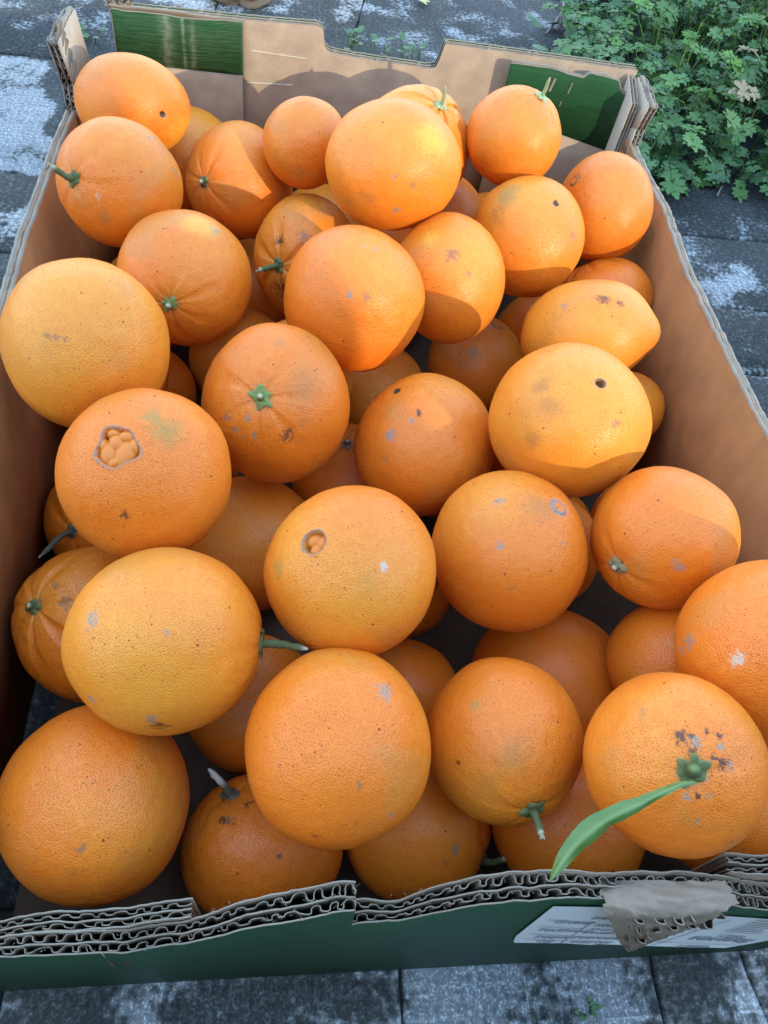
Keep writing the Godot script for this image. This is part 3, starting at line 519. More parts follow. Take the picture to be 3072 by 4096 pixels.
# ---------------------------------------------------------------- oranges
func orange(d: Array) -> void:
	var id: int = d[0]
	var at: Vector3 = d[1]
	var R: float = d[2]
	var kind: String = d[3]
	var pole: Vector3 = d[4]
	var yellow: float = d[5]
	var rt: Vector3 = d[6]
	var up: Vector3 = d[7]
	var kx: float = d[8]
	var ky: float = d[9]
	var hidden: bool = d[13]
	var rng := RandomNumberGenerator.new()
	rng.seed = 1000 + id
	var y := pole.normalized()
	var x := y.cross(Vector3(0.3, 0.5, 0.8)).normalized()
	var basis := Basis(x, y, x.cross(y)).rotated(y, rng.randf() * TAU)
	var inv := basis.transposed()
	var so := id * 37.0
	var groove_k: float = rng.randi_range(5, 8)
	var groove_a := rng.randf() * TAU
	var lobes: float = {"ribbed": 0.05, "calyx": 0.016, "twig": 0.013, "leafy": 0.012}.get(kind, 0.0)
	if id in [12, 36, 35]: lobes = 0.040
	if id == 7: lobes = 0.06
	var rough_skin := 0.008 if id in [12, 36, 52] else (0.0032 if yellow > 0.3 else 0.0044)
	var hole_r: float = {"navel": 0.0092 / R, "smallnavel": 0.0056 / R, "hole": 0.0026 / R}.get(kind, 0.0)
	var rows := 56 if hidden else 132
	var cols := 88 if hidden else 208
	var squash := rng.randf_range(-0.035, 0.03)
	var lop := rng.randf_range(-0.03, 0.03)
	var marks := []
	for b in d[12]: marks.append([(inv * b[0]).normalized(), b[1] / R, BLEMISH[b[2]], b[2]])
	var deep := Color(0.72, 0.163, 0.011)
	var gold := Color(0.73, 0.246, 0.021)
	var V := PackedVector3Array()
	var C := PackedColorArray()
	V.resize((rows + 1) * (cols + 1))
	C.resize(V.size())
	for i in rows + 1:
		var s := float(i) / rows
		var th := PI * (s - 0.09 * sin(TAU * s))
		for j in cols + 1:
			var ph := TAU * (j % cols) / cols
			var dl := Vector3(sin(th) * cos(ph), cos(th), sin(th) * sin(ph))
			var low := nz.get_noise_3d(dl.x * 60 + so, dl.y * 60, dl.z * 60)
			var mid := nz2.get_noise_3d(dl.x * 480 + so, dl.y * 480, dl.z * 480)
			var fine := nz2.get_noise_3d(dl.x * 1500 + so, dl.y * 1500, dl.z * 1500)
			var r := 1.0 + 0.042 * low + rough_skin * mid + 0.0015 * fine
			if lobes > 0.0:
				var wave := cos(groove_k * (ph + 0.25 * low) + groove_a)
				r -= lobes * maxf(0.0, wave - 0.2) * exp(-pow((th - 0.42) / 0.36, 2.0)) * (0.6 + 0.8 * absf(sin(ph * 1.5 + so)))
				r -= 0.045 * exp(-pow(th / 0.20, 2.0))
			elif kind == "nipple":
				r += 0.10 * exp(-pow(th / 0.33, 2.0)) - 0.03 * exp(-pow(th / 0.07, 2.0))
			elif kind == "none":
				r -= 0.03 * exp(-pow(th / 0.2, 2.0))
			else:
				r -= 0.012 * exp(-pow(th / 0.25, 2.0))
			if kind == "pit": r -= 0.03 * exp(-pow(th / 0.045, 2.0))
			if kind == "ring" or kind == "nipple": r += 0.010 * exp(-pow((th - 0.085) / 0.022, 2.0)) - 0.008 * exp(-pow((th - 0.085 - 0.035) / 0.02, 2.0))
			var hr := hole_r * (1.0 + 0.10 * sin(ph * 3 + 1.0) + 0.07 * sin(ph * 5) + 0.05 * fine) if kind == "navel" else hole_r
			if hole_r > 0.0:
				r -= (0.12 if kind != "hole" else 0.10) * smoothstep(hr * 1.04, hr * 0.82, th)
				r += 0.006 * exp(-pow((th - hr * 1.08) / 0.02, 2.0))
			# other end
			r -= 0.02 * exp(-pow((PI - th) / 0.2, 2.0))
			r *= 1.0 + squash * (dl.y * dl.y - 0.33) + lop * dl.x * absf(dl.y)
			var wd := basis * dl
			var p := wd * (R * r)
			p += rt * (p.dot(rt) * (kx - 1.0)) + up * (p.dot(up) * (ky - 1.0))
			# colour of the rind: two tones in broad patches, greenish and brown marks where the photograph shows them
			var tone := clampf(yellow + 0.75 * nz.get_noise_3d(dl.x * 42 + so + 300, dl.y * 42, dl.z * 42) + 0.22 * mid, 0, 1)
			var c := deep.lerp(gold, tone)
			c *= 1.0 + 0.07 * fine
			var smut := smoothstep(0.20, 0.58, nz2.get_noise_3d(dl.x * 75 + so + 900, dl.y * 75, dl.z * 75) + 0.25 * fine)
			c = c.lerp(Color(0.46, 0.19, 0.035), 0.42 * smut)
			for b in marks:
				var ang: float = dl.angle_to(b[0])
				if ang < b[1] * 2.4:
					var soft: bool = b[3] in ["o", "y", "f"]
					var e: float = ang / b[1] + (1.1 * fine + 0.7 * nz2.get_noise_3d(dl.x * 2600 + so, dl.y * 2600, dl.z * 2600) + 0.4 * mid if not soft else 0.5 * fine + 0.4 * mid)
					var k := smoothstep(1.25, 0.45, e) * 0.85 if not soft else smoothstep(1.5, 0.2, e) * 0.6
					c = c.lerp(b[2], k)
			if kind == "pit": c = c.lerp(Color(0.05, 0.025, 0.012), smoothstep(0.075, 0.045, th + 0.02 * fine))
			if kind == "ring" or kind == "nipple": c = c.lerp(Color(0.20, 0.11, 0.05) if id != 38 else Color(0.20, 0.19, 0.17), 0.8 * smoothstep(0.045, 0.015, absf(th - 0.098)))
			if hole_r > 0.0:
				c = c.lerp(Color(0.25, 0.18, 0.13), 0.8 * smoothstep(0.020, 0.006, absf(th - hr * 1.06) + 0.010 * fine))
				c = c.lerp(Color(0.30, 0.11, 0.022), smoothstep(hr * 0.99, hr * 0.90, th))
			if kind == "leafy" or kind == "calyx": c = c.lerp(Color(0.50, 0.24, 0.05), 0.35 * smoothstep(0.25, 0.1, th + 0.08 * fine))
			V[i * (cols + 1) + j] = inv * p
			C[i * (cols + 1) + j] = c
	var Nn := PackedVector3Array()
	Nn.resize(V.size())
	var idx := PackedInt32Array()
	for i in rows + 1:
		for j in cols + 1:
			var a := V[i * (cols + 1) + (j + 1 if j < cols else 1)] - V[i * (cols + 1) + (j - 1 if j > 0 else cols - 1)]
			var b := V[mini(i + 1, rows) * (cols + 1) + j] - V[maxi(i - 1, 0) * (cols + 1) + j]
			var n := a.cross(b)
			var v0 := V[i * (cols + 1) + j]
			if i == 0 or i == rows or n.length_squared() < 1e-18: n = v0
			n = n.normalized()
			Nn[i * (cols + 1) + j] = n if n.dot(v0) > 0 else -n
			if i < rows and j < cols:
				var q := i * (cols + 1) + j
				idx.append_array([q, q + cols + 2, q + 1, q, q + cols + 1, q + cols + 2])
	var mesh := array_mesh(V, Nn, C, PackedVector2Array(), idx)
	var o: Node3D
	if kind in ["calyx", "twig", "leafy", "navel", "smallnavel", "ribbed"] and kind != "ribbed":
		o = thing("orange")
		put("peel", mesh, M.peel, o)
	else:
		o = put("orange", mesh, M.peel, self)
	o.transform = Transform3D(basis, at)
	tag(o, d[11], "orange", "oranges heaped in the cardboard box")
	var top := V[0].y
	if kind in ["calyx", "twig", "leafy"]:
		var dry: bool = id in [24, 33]
		var woody: bool = id in [35, 52]
		var pale: bool = id in [7, 8]
		var green := Color(0.095, 0.110, 0.035)
		if id in [14, 26]: green = Color(0.165, 0.205, 0.055)
		if id in [2, 4, 12]: green = Color(0.088, 0.105, 0.035)
		if dry: green = Color(0.26, 0.20, 0.10) if id == 24 else Color(0.20, 0.17, 0.14)
		if woody: green = Color(0.085, 0.07, 0.055)
		if pale: green = Color(0.30, 0.34, 0.18)
		# calyx: five sepals lying on the peel around a raised button
		var cr := 0.0050 if not id in [47, 48, 39, 26] else 0.0064
		if id in [4, 33, 53, 35]: cr = 0.0042
		var cv := PackedVector3Array()
		var cc := PackedColorArray()
		var ci := PackedInt32Array()
		var rings := 5
		var seg := 40
		var twist := rng.randf() * TAU
		for k in rings + 1:
			var q := float(k) / rings
			for j in seg:
				var a := TAU * j / seg
				var star := 0.74 + 0.34 * pow(absf(cos(2.5 * (a + twist + 0.25 * sin(a + so)))), 2.4) + 0.14 * sin(a * 2 + so) + 0.08 * sin(a * 7 + so)
				var rr := cr * q * star
				var dirv := Vector3(cos(a) * rr, top, sin(a) * rr)
				# find the peel height here
				var th := atan2(rr, top)
				var row := 0
				while row < rows and PI * (float(row) / rows - 0.09 * sin(TAU * row / rows)) < th: row += 1
				var surf := V[row * (cols + 1) + int(a / TAU * cols) % cols].y
				var lift := 0.0010 + 0.0012 * (1 - q) + (0.0012 * pow(q, 3.0) * (0.5 + 0.5 * sin(a * 3 + so)) if k < rings else 0.0006 * sin(a * 3 + so))
				if k == rings: lift = -0.0004 + 0.0014 * maxf(0, sin(a * 2.5 + so))
				cv.append(Vector3(dirv.x, surf + lift, dirv.z))
				var shade := 1.0 + 0.35 * nz2.get_noise_3d(dirv.x * 30000, dirv.z * 30000, so)
				cc.append(Color(green.r * shade, green.g * shade, green.b * shade).lerp(Color(0.24, 0.20, 0.09), 0.5 * smoothstep(0.75, 1.0, q)))
		for k in rings:
			for j in seg:
				var a := k * seg + j
				var b := k * seg + (j + 1) % seg
				ci.append_array([a, b, b + seg, a, b + seg, a + seg])
		var st := SurfaceTool.new()
		st.create_from(array_mesh(cv, PackedVector3Array(), cc, PackedVector2Array(), ci), 0)
		st.generate_normals()
		put("calyx", st.commit(), M.stem, o)
		# stem: a stub, or a twig that ends where the photograph shows it
		var tip := Vector3(0, top + 0.0042, 0)
		var rad := 0.0017
		var keys := [Vector3(0, top - 0.001, 0), tip]
		if d[10] != null:
			tip = inv * (d[10] - at)
			var out := Vector3(0, top + tip.distance_to(Vector3(0, top, 0)) * 0.28, 0)
			keys = [Vector3(0, top - 0.001, 0), out.lerp(tip, 0.12), tip.lerp(out, 0.35), tip]
			rad = 0.0016
			if id in [7, 8]: rad = 0.0011
			if id == 35: rad = 0.0014
		elif kind == "leafy":
			keys = [Vector3(0, top - 0.001, 0), Vector3(0, top + 0.003, 0), Vector3(0.0008, top + 0.005, 0)]
			rad = 0.0024
		var pts := curve_pts(keys, 14)
		var radii := []
		var cl := []
		for k in 14:
			var q := k / 13.0
			radii.append(rad * (1.25 - 0.35 * q + (0.35 if k < 2 else 0.0) - (0.55 * smoothstep(0.72, 1.0, q) if id in [7, 8, 39, 52, 35] else 0.0) + (0.18 if k == 9 else 0.0)))
			var g := green.lerp(Color(0.12, 0.14, 0.07), 0.3)
			var endc := Color(0.42, 0.40, 0.24)
			if id == 35: endc = Color(0.20, 0.17, 0.13)
			if id == 52: endc = Color(0.55, 0.52, 0.46)
			if kind == "leafy": endc = Color(0.13, 0.17, 0.06)
			if id == 39: endc = Color(0.50, 0.44, 0.33)
			if id == 52:
				cl.append(g.lerp(endc, smoothstep(0.30, 0.5, q)))
			else:
				cl.append(g.lerp(endc, smoothstep(0.78, 0.95, q)))
		put("stem", tube(pts, radii, 9, 0.35, so, cl), M.stem, o)
		if id in [53, 48, 12, 2]:
			for k in 5: # frayed fibres at the broken end
				var e: Vector3 = pts[13]
				var dd: Vector3 = (pts[13] - pts[10]).normalized() * 0.0022 + Vector3(rng.randf_range(-1, 1), rng.randf_range(-1, 1), rng.randf_range(-1, 1)) * 0.0011
				put("stem_fibre", tube([e - dd * 0.3, e + dd * 0.4, e + dd], [0.0005, 0.0004, 0.00015], 5, 0.0, 0.0, [Color(0.42, 0.40, 0.26), Color(0.42, 0.40, 0.26), Color(0.5, 0.47, 0.33)]), M.stem, o)
	if kind == "leafy":
		leaf_blade(o, basis, at)
	if kind == "navel" or kind == "smallnavel":
		var spots := [[-0.44, 0.26, 0.44, 0.58], [0.32, 0.26, 0.50, 0.72], [-0.12, -0.26, 0.40, 0.46], [0.34, -0.56, 0.46, 0.32], [-0.30, -0.72, 0.34, 0.26], [0.74, -0.12, 0.28, 0.42], [-0.10, 0.74, 0.40, 0.28], [-0.74, -0.14, 0.26, 0.34]] if kind == "navel" else [[-0.36, 0.36, 0.56, 0.52], [0.42, 0.22, 0.54, 0.52], [0.02, -0.46, 0.68, 0.50]]
		var hr := hole_r * R
		for sp in spots:
			var sm := SphereMesh.new()
			sm.radius = 1.0
			sm.height = 2.0
			sm.radial_segments = 24
			sm.rings = 12
			var seg := put("navel_segment", sm, M.navel, o)
			seg.transform = Transform3D(Basis(Vector3.UP, rng.randf_range(-0.5, 0.5)) * Basis.from_scale(Vector3(sp[2] * hr * 1.18, 0.50 * hr, sp[3] * hr * 1.18)), Vector3(sp[0] * hr, top + (0.014 - 0.018 * Vector2(sp[0], sp[1]).length()) * R, sp[1] * hr))

func leaf_blade(o: Node3D, basis: Basis, at: Vector3) -> void:
	var inv := basis.transposed()
	var n := 40
	var across := 7
	var V := PackedVector3Array()
	var C := PackedColorArray()
	var I := PackedInt32Array()
	var mids := []
	var wid := []
	for k in LEAF.size():
		mids.append(LEAF[k][0])
		wid.append(Vector3(LEAF[k][1], 0, 0))
	var P := curve_pts(mids, n)
	var W := curve_pts(wid, n)
	for i in n:
		var t: Vector3 = (P[mini(i + 1, n - 1)] - P[maxi(i - 1, 0)]).normalized()
		var view := Vector3(-0.25, 0.75, 0.35).normalized()
		var side := t.cross(view).normalized()
		var nn := side.cross(t)
		for j in across:
			var s := j / (across - 1.0) * 2 - 1
			var w: float = W[i].x * (1.0 + 0.06 * nz.get_noise_2d(i * 60.0, s * 10.0))
			if s < -0.5 and i > 18 and i < 21: w *= 0.8
			V.append(inv * (P[i] + side * (w * s) + nn * (-0.14 * w * absf(s) + 0.0005 * exp(-pow(s / 0.12, 2.0)) + 0.00018 * sin(i * 1.7 - absf(s) * 4.0) * (1.0 - absf(s)) - 0.0016 * s + 0.0006 * sin(i * 0.7) * s - (1.3 * w * maxf(0.0, -s - 0.35))) - at))
			var c := Color(0.072, 0.138, 0.027)
			if absf(s) < 0.1: c = Color(0.13, 0.20, 0.055)
			C.append(c * (1.0 + 0.10 * nz2.get_noise_2d(i * 40.0, s * 90.0)))
	for i in n - 1:
		for j in across - 1:
			var a := i * across + j
			I.append_array([a, a + 1, a + across + 1, a, a + across + 1, a + across])
	var st := SurfaceTool.new()
	st.create_from(array_mesh(V, PackedVector3Array(), C, PackedVector2Array(), I), 0)
	st.generate_normals()
	var m := put("leaf", st.commit(), M.leaf_orange, o)
	m.set_meta("label", "long narrow green leaf hanging over the front oranges")

# ---------------------------------------------------------------- the box
func front_z(x: float) -> float:
	return table([[-0.22, 0.309], [-0.11, 0.308], [-0.073, 0.3045], [-0.03, 0.3002], [0.03, 0.2978], [0.10, 0.2986], [0.2, 0.3035]], x)

func front_h(x: float) -> float:
	return table([[-0.22, 0.143], [-0.15, 0.143], [-0.11, 0.139], [-0.09, 0.141], [-0.073, 0.153], [-0.05, 0.158], [-0.0295, 0.163], [-0.0285, 0.131], [-0.008, 0.130], [0.006, 0.144], [0.019, 0.155], [0.053, 0.160], [0.075, 0.154], [0.11, 0.150], [0.14, 0.136], [0.22, 0.135]], x)

# one corrugated board standing on the floor: liners as sheets, fluting between them
func board(parent: Node3D, x0: float, x1: float, zf: Callable, hf: Callable, bottom_z: Callable, gaps: Array, mats: Array, seed_at: float, inner_rise := 0.0, crush := 0.0) -> void:
	var off := 0.0
	var squeeze := func(x: float) -> float: return 0.48 + 0.26 * smoothstep(-0.185, -0.130, x) + 0.26 * smoothstep(-0.092, -0.055, x) - 0.30 * exp(-pow((x + 0.012) / 0.014, 2.0)) - 0.15 * exp(-pow((x - 0.062) / 0.012, 2.0))
	var step := 0.002
	var n := int((x1 - x0) / step) + 1
	for k in gaps.size() + 1:
		var A := []
		var B := []
		var N := []
		for i in n:
			var x := lerpf(x0, x1, float(i) / (n - 1))
			var wob := 0.0011 * nz.get_noise_2d(x * 5000.0, seed_at + k * 9.0)
			var h: float = hf.call(x) + inner_rise * k / gaps.size() + 0.0013 * nz.get_noise_2d(x * 30000.0, seed_at + k * 31.0 + 7.0) + 0.0012 * nz.get_noise_2d(x * 700.0, seed_at + k * 13.0 + 3.0)
			A.append(Vector3(x, h, zf.call(x) - off * squeeze.call(x) + wob * (1.0 if k > 0 and k < gaps.size() else 0.6)))
			B.append(Vector3(x, 0.002, bottom_z.call(x) - off))
			N.append(Vector3(0, 0, -1))
		var called := "outer_liner" if k == 0 else ("inner_liner" if k == gaps.size() else "middle_liner")
		put(called, sheet(A, B, N, 0.00055, M.torn, mats[k]), null, parent)
		off += 0.00055
		if k < gaps.size():
			var g: float = gaps[k]
			var P := []
			var E := []
			var NF := []
			for i in n:
				var x := lerpf(x0, x1, float(i) / (n - 1))
				NF.append(Vector3(0, 0, -1) * (squeeze.call(x) as float))
				var h: float = hf.call(x) + inner_rise * (k + 0.5) / gaps.size() - 0.0002
				P.append(Vector3(x, h, zf.call(x) - (off + g * 0.5) * squeeze.call(x)))
				E.append(Vector3(0, -1, 0))
			put("fluting", fluting(P, NF, E, g * 0.5 - 0.0004, 0.0072 - 0.0006 * (k % 2), 0.045, 0.00036, seed_at + k * 17.0, crush), null, parent)
			off += g

func side_ply(parent: Node3D, called: String, keys: Array, bottom: Array, hk: Array, off: float, t: float, sgn: float, mt: Material, seed_at: float) -> void:
	var A := []
	var B := []
	var N := []
	var n := 190
	for i in n:
		var z := lerpf(-0.2855, 0.2865, float(i) / (n - 1))
		var h := table(hk, z) + 0.0009 * nz.get_noise_2d(z * 6000.0, seed_at) + 0.0006 * nz.get_noise_2d(z * 30000.0, seed_at + 5.0)
		var x := table(keys, z) + 0.0010 * nz.get_noise_2d(z * 500.0, seed_at + 9.0)
		A.append(Vector3(x + sgn * off, h, z))
		B.append(Vector3(table(bottom, z) + sgn * off, 0.002, z))
		N.append(Vector3(sgn, 0, 0))
	put(called, sheet(A, B, N, t), mt, parent)
	# rounded, crushed rim
	var P := []
	var r := []
	for i in range(0, n, 2):
		P.append(A[i] + Vector3(sgn * t * 0.5, -t * 0.25, 0))
		r.append(t * 0.5)
	put(called + "_rim", tube(P, r, 8, 0.3, seed_at), M.torn, parent)

func build_box() -> void:
	var box := thing("cardboard_box")
	tag(box, "open corrugated cardboard tray with green printed ends and torn rims, full of oranges", "box")
	# floor
	var floor_panel := BoxMesh.new()
	floor_panel.size = Vector3(0.392, 0.005, 0.574)
	put("floor_panel", floor_panel, M.floor_card, box).position = Vector3(0.008, 0.0055, 0.003)
	# ---- front wall
	var fw := part("front_wall", box)
	var bz := func(x: float) -> float: return lerpf(0.3063, 0.3022, (x + 0.189) / 0.409)
	board(fw, -0.212, 0.2125, front_z, front_h, bz, [3.8e-3, 4.2e-3], [M.print_dark, M.flute, M.kraft], 1.0, 0.004, 0.6)
	# boards folded in behind the front wall at both ends
	var fl := part("front_left_flap", box)
	board(fl, -0.205, -0.088, func(x): return front_z(x) - 0.0004 - 0.0098 * (0.48 + 0.26 * smoothstep(-0.185, -0.130, x) + 0.26 * smoothstep(-0.092, -0.055, x)) + 0.0016 * nz.get_noise_1d(x * 400.0), func(x): return 0.143 + 0.004 * smoothstep(-0.13, -0.10, x) - 0.006 * smoothstep(-0.145, -0.16, x), func(x): return 0.2955, [3.3e-3, 3.7e-3], [M.kraft, M.flute, M.kraft], 21.0, 0.0, 0.6)
	var fr := part("front_right_flap", box)
	board(fr, 0.1235, 0.205, func(x): return front_z(x) - 0.0104, func(x): return 0.150 - 0.003 * smoothstep(0.15, 0.2, x), func(x): return 0.2925, [3.0e-3, 3.2e-3], [M.kraft, M.flute, M.kraft], 41.0, 0.0, 0.6)
	# ---- far wall with its hand notch
	var bw := part("far_wall", box)
	var far_keys := [[-0.198, 0.2085], [-0.10, 0.2105], [-0.050, 0.2122], [-0.0445, 0.2115], [-0.0425, 0.2095], [-0.0415, 0.199], [-0.0395, 0.1965], [-0.036, 0.1948], [-0.02, 0.1935], [0.040, 0.1915], [0.0455, 0.1922], [0.0480, 0.1950], [0.0488, 0.2085], [0.0500, 0.2105], [0.10, 0.2100], [0.207, 0.2080]]
	var n := 200
	for ply in [["inner_liner", -0.2870, M.kraft], ["middle_liner", -0.2913, M.flute], ["outer_liner", -0.2956, M.print_dark]]:
		var A := []
		var B := []
		var N := []
		for i in n:
			var x := lerpf(-0.198, 0.207, float(i) / (n - 1))
			A.append(Vector3(x, table(far_keys, x) + 0.0004 * nz.get_noise_2d(x * 30000.0, ply[1] * 900.0), ply[1]))
			B.append(Vector3(x, 0.002, ply[1]))
			N.append(Vector3(0, 0, -1))
		put(ply[0], sheet(A, B, N, 0.0007, M.torn, ply[2]), null, bw)
	for k in 2:
		for e in [[-0.1975, -0.046], [-0.034, 0.043], [0.0512, 0.2065]]:
			var P := []
			var N := []
			var E := []
			for i in 40:
				var x := lerpf(e[0], e[1], i / 39.0)
				P.append(Vector3(x, table(far_keys, x) - 0.0002, -0.2895 - 0.0043 * k))
				N.append(Vector3(0, 0, -1))
				E.append(Vector3(0, -1, 0))
			put("fluting", fluting(P, N, E, 0.0016, 0.0066, 0.02, 0.0005, 60.0 + k * 5 + e[0] * 90.0, 0.3), null, bw)
	# flap printed green at the far left, glued on the far wall
	var lf := part("far_left_flap", box)
	var flap := func(y0: Callable, y1: Callable, x0: float, x1: float, z: float, t: float, mt: Material, called: String, parent: Node3D):
		var A := []
		var B := []
		var N := []
		for i in 60:
			var x := lerpf(x0, x1, i / 59.0)
			A.append(Vector3(x, y1.call(x), z))
			B.append(Vector3(x, y0.call(x), z))
			N.append(Vector3(0, 0, -1))
		put(called, sheet(A, B, N, t, M.torn, mt), null, parent)
	flap.call(func(x): return 0.1712, func(x): return 0.2078 - 0.0010 * nz.get_noise_1d(x * 3000.0) + 0.0015 * smoothstep(-0.15, -0.12, x), -0.1965, -0.1030, -0.2848, 0.0018, M.print_bright, "printed_panel", lf)
	flap.call(func(x): return 0.003, func(x): return 0.1710, -0.1965, -0.1030, -0.2848, 0.0018, M.kraft, "plain_panel", lf)
	flap.call(func(x): return 0.003, func(x): return 0.2092, -0.1028, -0.1018, -0.2846, 0.0018, M.torn, "cut_edge", lf)
	flap.call(func(x): return 0.2080 - 0.0010 * nz.get_noise_1d(x * 3000.0), func(x): return 0.2106 + 0.0008 * nz.get_noise_1d(x * 2500.0), -0.198, -0.1018, -0.2852, 0.0014, M.torn, "torn_edge", lf)
	# crumpled upper corner of that flap
	var crumple := []
	for k in 4:
		crumple.append(put("crumpled_corner", crumpled(Vector3(-0.1915, 0.2085 + 0.002 * k, -0.2875 - 0.0016 * k), 0.016, 0.007, 80 + k), M.torn, lf))
	# two pale scored lines in the far wall
	for s in SCORES:
		var a: Vector3 = s[0]
		var b: Vector3 = s[1]
		var bm := BoxMesh.new()
		bm.size = Vector3(a.distance_to(b), 0.0007, 0.0004)
		var so := put("scored_line", bm, M.scored, bw)
		so.position = (a + b) * 0.5 + Vector3(0, 0, 0.0003)
		so.rotation.z = atan2(b.y - a.y, b.x - a.x)
	# flap with a ragged top at the far right
	var rf := part("far_right_flap", box)
	var ragged := [[0.1016, 0.2074], [0.1347, 0.2065], [0.150, 0.2040], [0.1616, 0.2023], [0.1658, 0.2066], [0.180, 0.2050], [0.191, 0.2036], [0.1935, 0.199], [0.1965, 0.1949], [0.204, 0.193], [0.2085, 0.1917]]
	var cut := func(x: float) -> float: return lerpf(0.1712, 0.1472, (x - 0.1016) / (0.2085 - 0.1016)) - 0.002
	flap.call(cut, func(x): return table(ragged, x) + 0.0006 * nz.get_noise_1d(x * 4000.0), 0.1016, 0.2085, -0.2760, 0.0006, M.print_flap, "printed_panel", rf)
	flap.call(func(x): return 0.003, func(x): return cut.call(x) - 0.0002, 0.1016, 0.2085, -0.2760, 0.0006, M.kraft, "plain_panel", rf)
	flap.call(func(x): return 0.003, func(x): return table(ragged, x) + 0.0008 + 0.0010 * nz.get_noise_1d(x * 5200.0), 0.1016, 0.2085, -0.2768, 0.0008, M.torn, "torn_edge", rf)
	flap.call(func(x): return 0.003, func(x): return table(ragged, x) + 0.0002 + 0.0010 * nz.get_noise_1d(x * 4200.0 + 90.0), 0.1016, 0.2085, -0.2790, 0.0008, M.torn, "back_liner", rf)
	var P5 := []
	var N5 := []
	var E5 := []
	for i in 60:
		var x := lerpf(0.1018, 0.2083, i / 59.0)
		P5.append(Vector3(x, table(ragged, x) - 0.0002, -0.27785))
		N5.append(Vector3(0, 0, -1))
		E5.append(Vector3(0, -1, 0))
	put("fluting", fluting(P5, N5, E5, 0.0011, 0.0062, 0.02, 0.0004, 71.0, 0.3), null, rf)
	# pale scuffs on the right flap
	for s in [[0.1385, 0.1945, 0.0018, 0.010, 0.18], [0.1535, 0.1935, 0.0009, 0.0085, 0.14], [0.1495, 0.1810, 0.0006, 0.004, 0.1]]:
		var b := BoxMesh.new()
		b.size = Vector3(s[2], s[3], 0.0006)
		var so := put("scuff", b, M.torn, rf)
		so.position = Vector3(s[0], s[1], -0.2757)
		so.rotation.z = -s[4]
	# ---- side walls, each two crushed plies
	var lw := part("left_wall", box)
	var lk := [[-0.287, -0.2150], [-0.20, -0.2150], [-0.17, -0.2165], [-0.07, -0.2155], [-0.03, -0.2135], [0.1, -0.2075], [0.29, -0.205]]
	var lb := [[-0.29, -0.205], [0.29, -0.205]]
	var lh := [[-0.29, 0.168], [0.1, 0.168], [0.2, 0.155], [0.29, 0.143]]
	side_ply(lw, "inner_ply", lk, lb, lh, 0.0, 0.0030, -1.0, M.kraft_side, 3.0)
	side_ply(lw, "outer_ply", lk, lb, lh, 0.0042, 0.0028, -1.0, M.kraft, 4.0)
	var rw := part("right_wall", box)
	var rk := [[-0.287, 0.2045], [-0.24, 0.2065], [-0.18, 0.2115], [-0.16, 0.2120], [-0.097, 0.2075], [-0.039, 0.2095], [0.024, 0.2105], [0.065, 0.2130], [0.15, 0.2165], [0.22, 0.216], [0.29, 0.2075]]
	var rb := [[-0.29, 0.2060], [0.29, 0.2060]]
	var rh := [[-0.29, 0.170], [-0.235, 0.167], [-0.2, 0.165], [0.1, 0.166], [0.2, 0.157], [0.29, 0.146]]
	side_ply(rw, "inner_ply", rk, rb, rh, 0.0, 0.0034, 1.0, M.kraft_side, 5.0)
	side_ply(rw, "outer_ply", rk, rb, rh, 0.0046, 0.0026, 1.0, M.kraft, 6.0)
	# ---- corner tabs standing above the side walls; their cut ends show the fluting
	corner_tab(part("left_corner_tab", box), [Vector3(-0.2215, 0.2055, -0.283), Vector3(-0.2200, 0.2110, -0.2175), Vector3(-0.2148, 0.1840, -0.2165), Vector3(-0.2135, 0.1640, -0.2085), Vector3(-0.2175, 0.1640, -0.287)], -1.0, 7.0)
	corner_tab(part("right_corner_tab", box), [Vector3(0.2085, 0.2035, -0.287), Vector3(0.2110, 0.1988, -0.2500), Vector3(0.2078, 0.1800, -0.2500), Vector3(0.2055, 0.1640, -0.2440), Vector3(0.2055, 0.1640, -0.287)], 1.0, 8.0)
	# short fluted board inside the right corner
	var cb := part("right_corner_board", box)
	for k in 3:
		var A := []
		var B := []
		var N := []
		for i in 20:
			var z := lerpf(-0.2855, -0.258, i / 19.0)
			A.append(Vector3(0.2000 + 0.0026 * k, 0.2050 - 0.010 * i / 19.0 + 0.0004 * nz.get_noise_1d(z * 4000 + k * 50), z))
			B.append(Vector3(0.2000 + 0.0026 * k, 0.01, z))
			N.append(Vector3(1, 0, 0))
		put("liner", sheet(A, B, N, 0.0005), M.kraft if k == 0 else M.torn, cb)
		if k < 2:
			var P := []
			var E := []
			for q in A:
				P.append(q + Vector3(0.0015, 0, 0))
				E.append(Vector3(0, -1, 0))
			put("fluting", fluting(P, N, E, 0.0009, 0.0052, 0.02, 0.0004, 90.0 + k, 0.2), null, cb)
	# ---- torn paper hanging over the front rim
	frayed_fibres(fw)
	torn_flap(box)
	build_label(box)

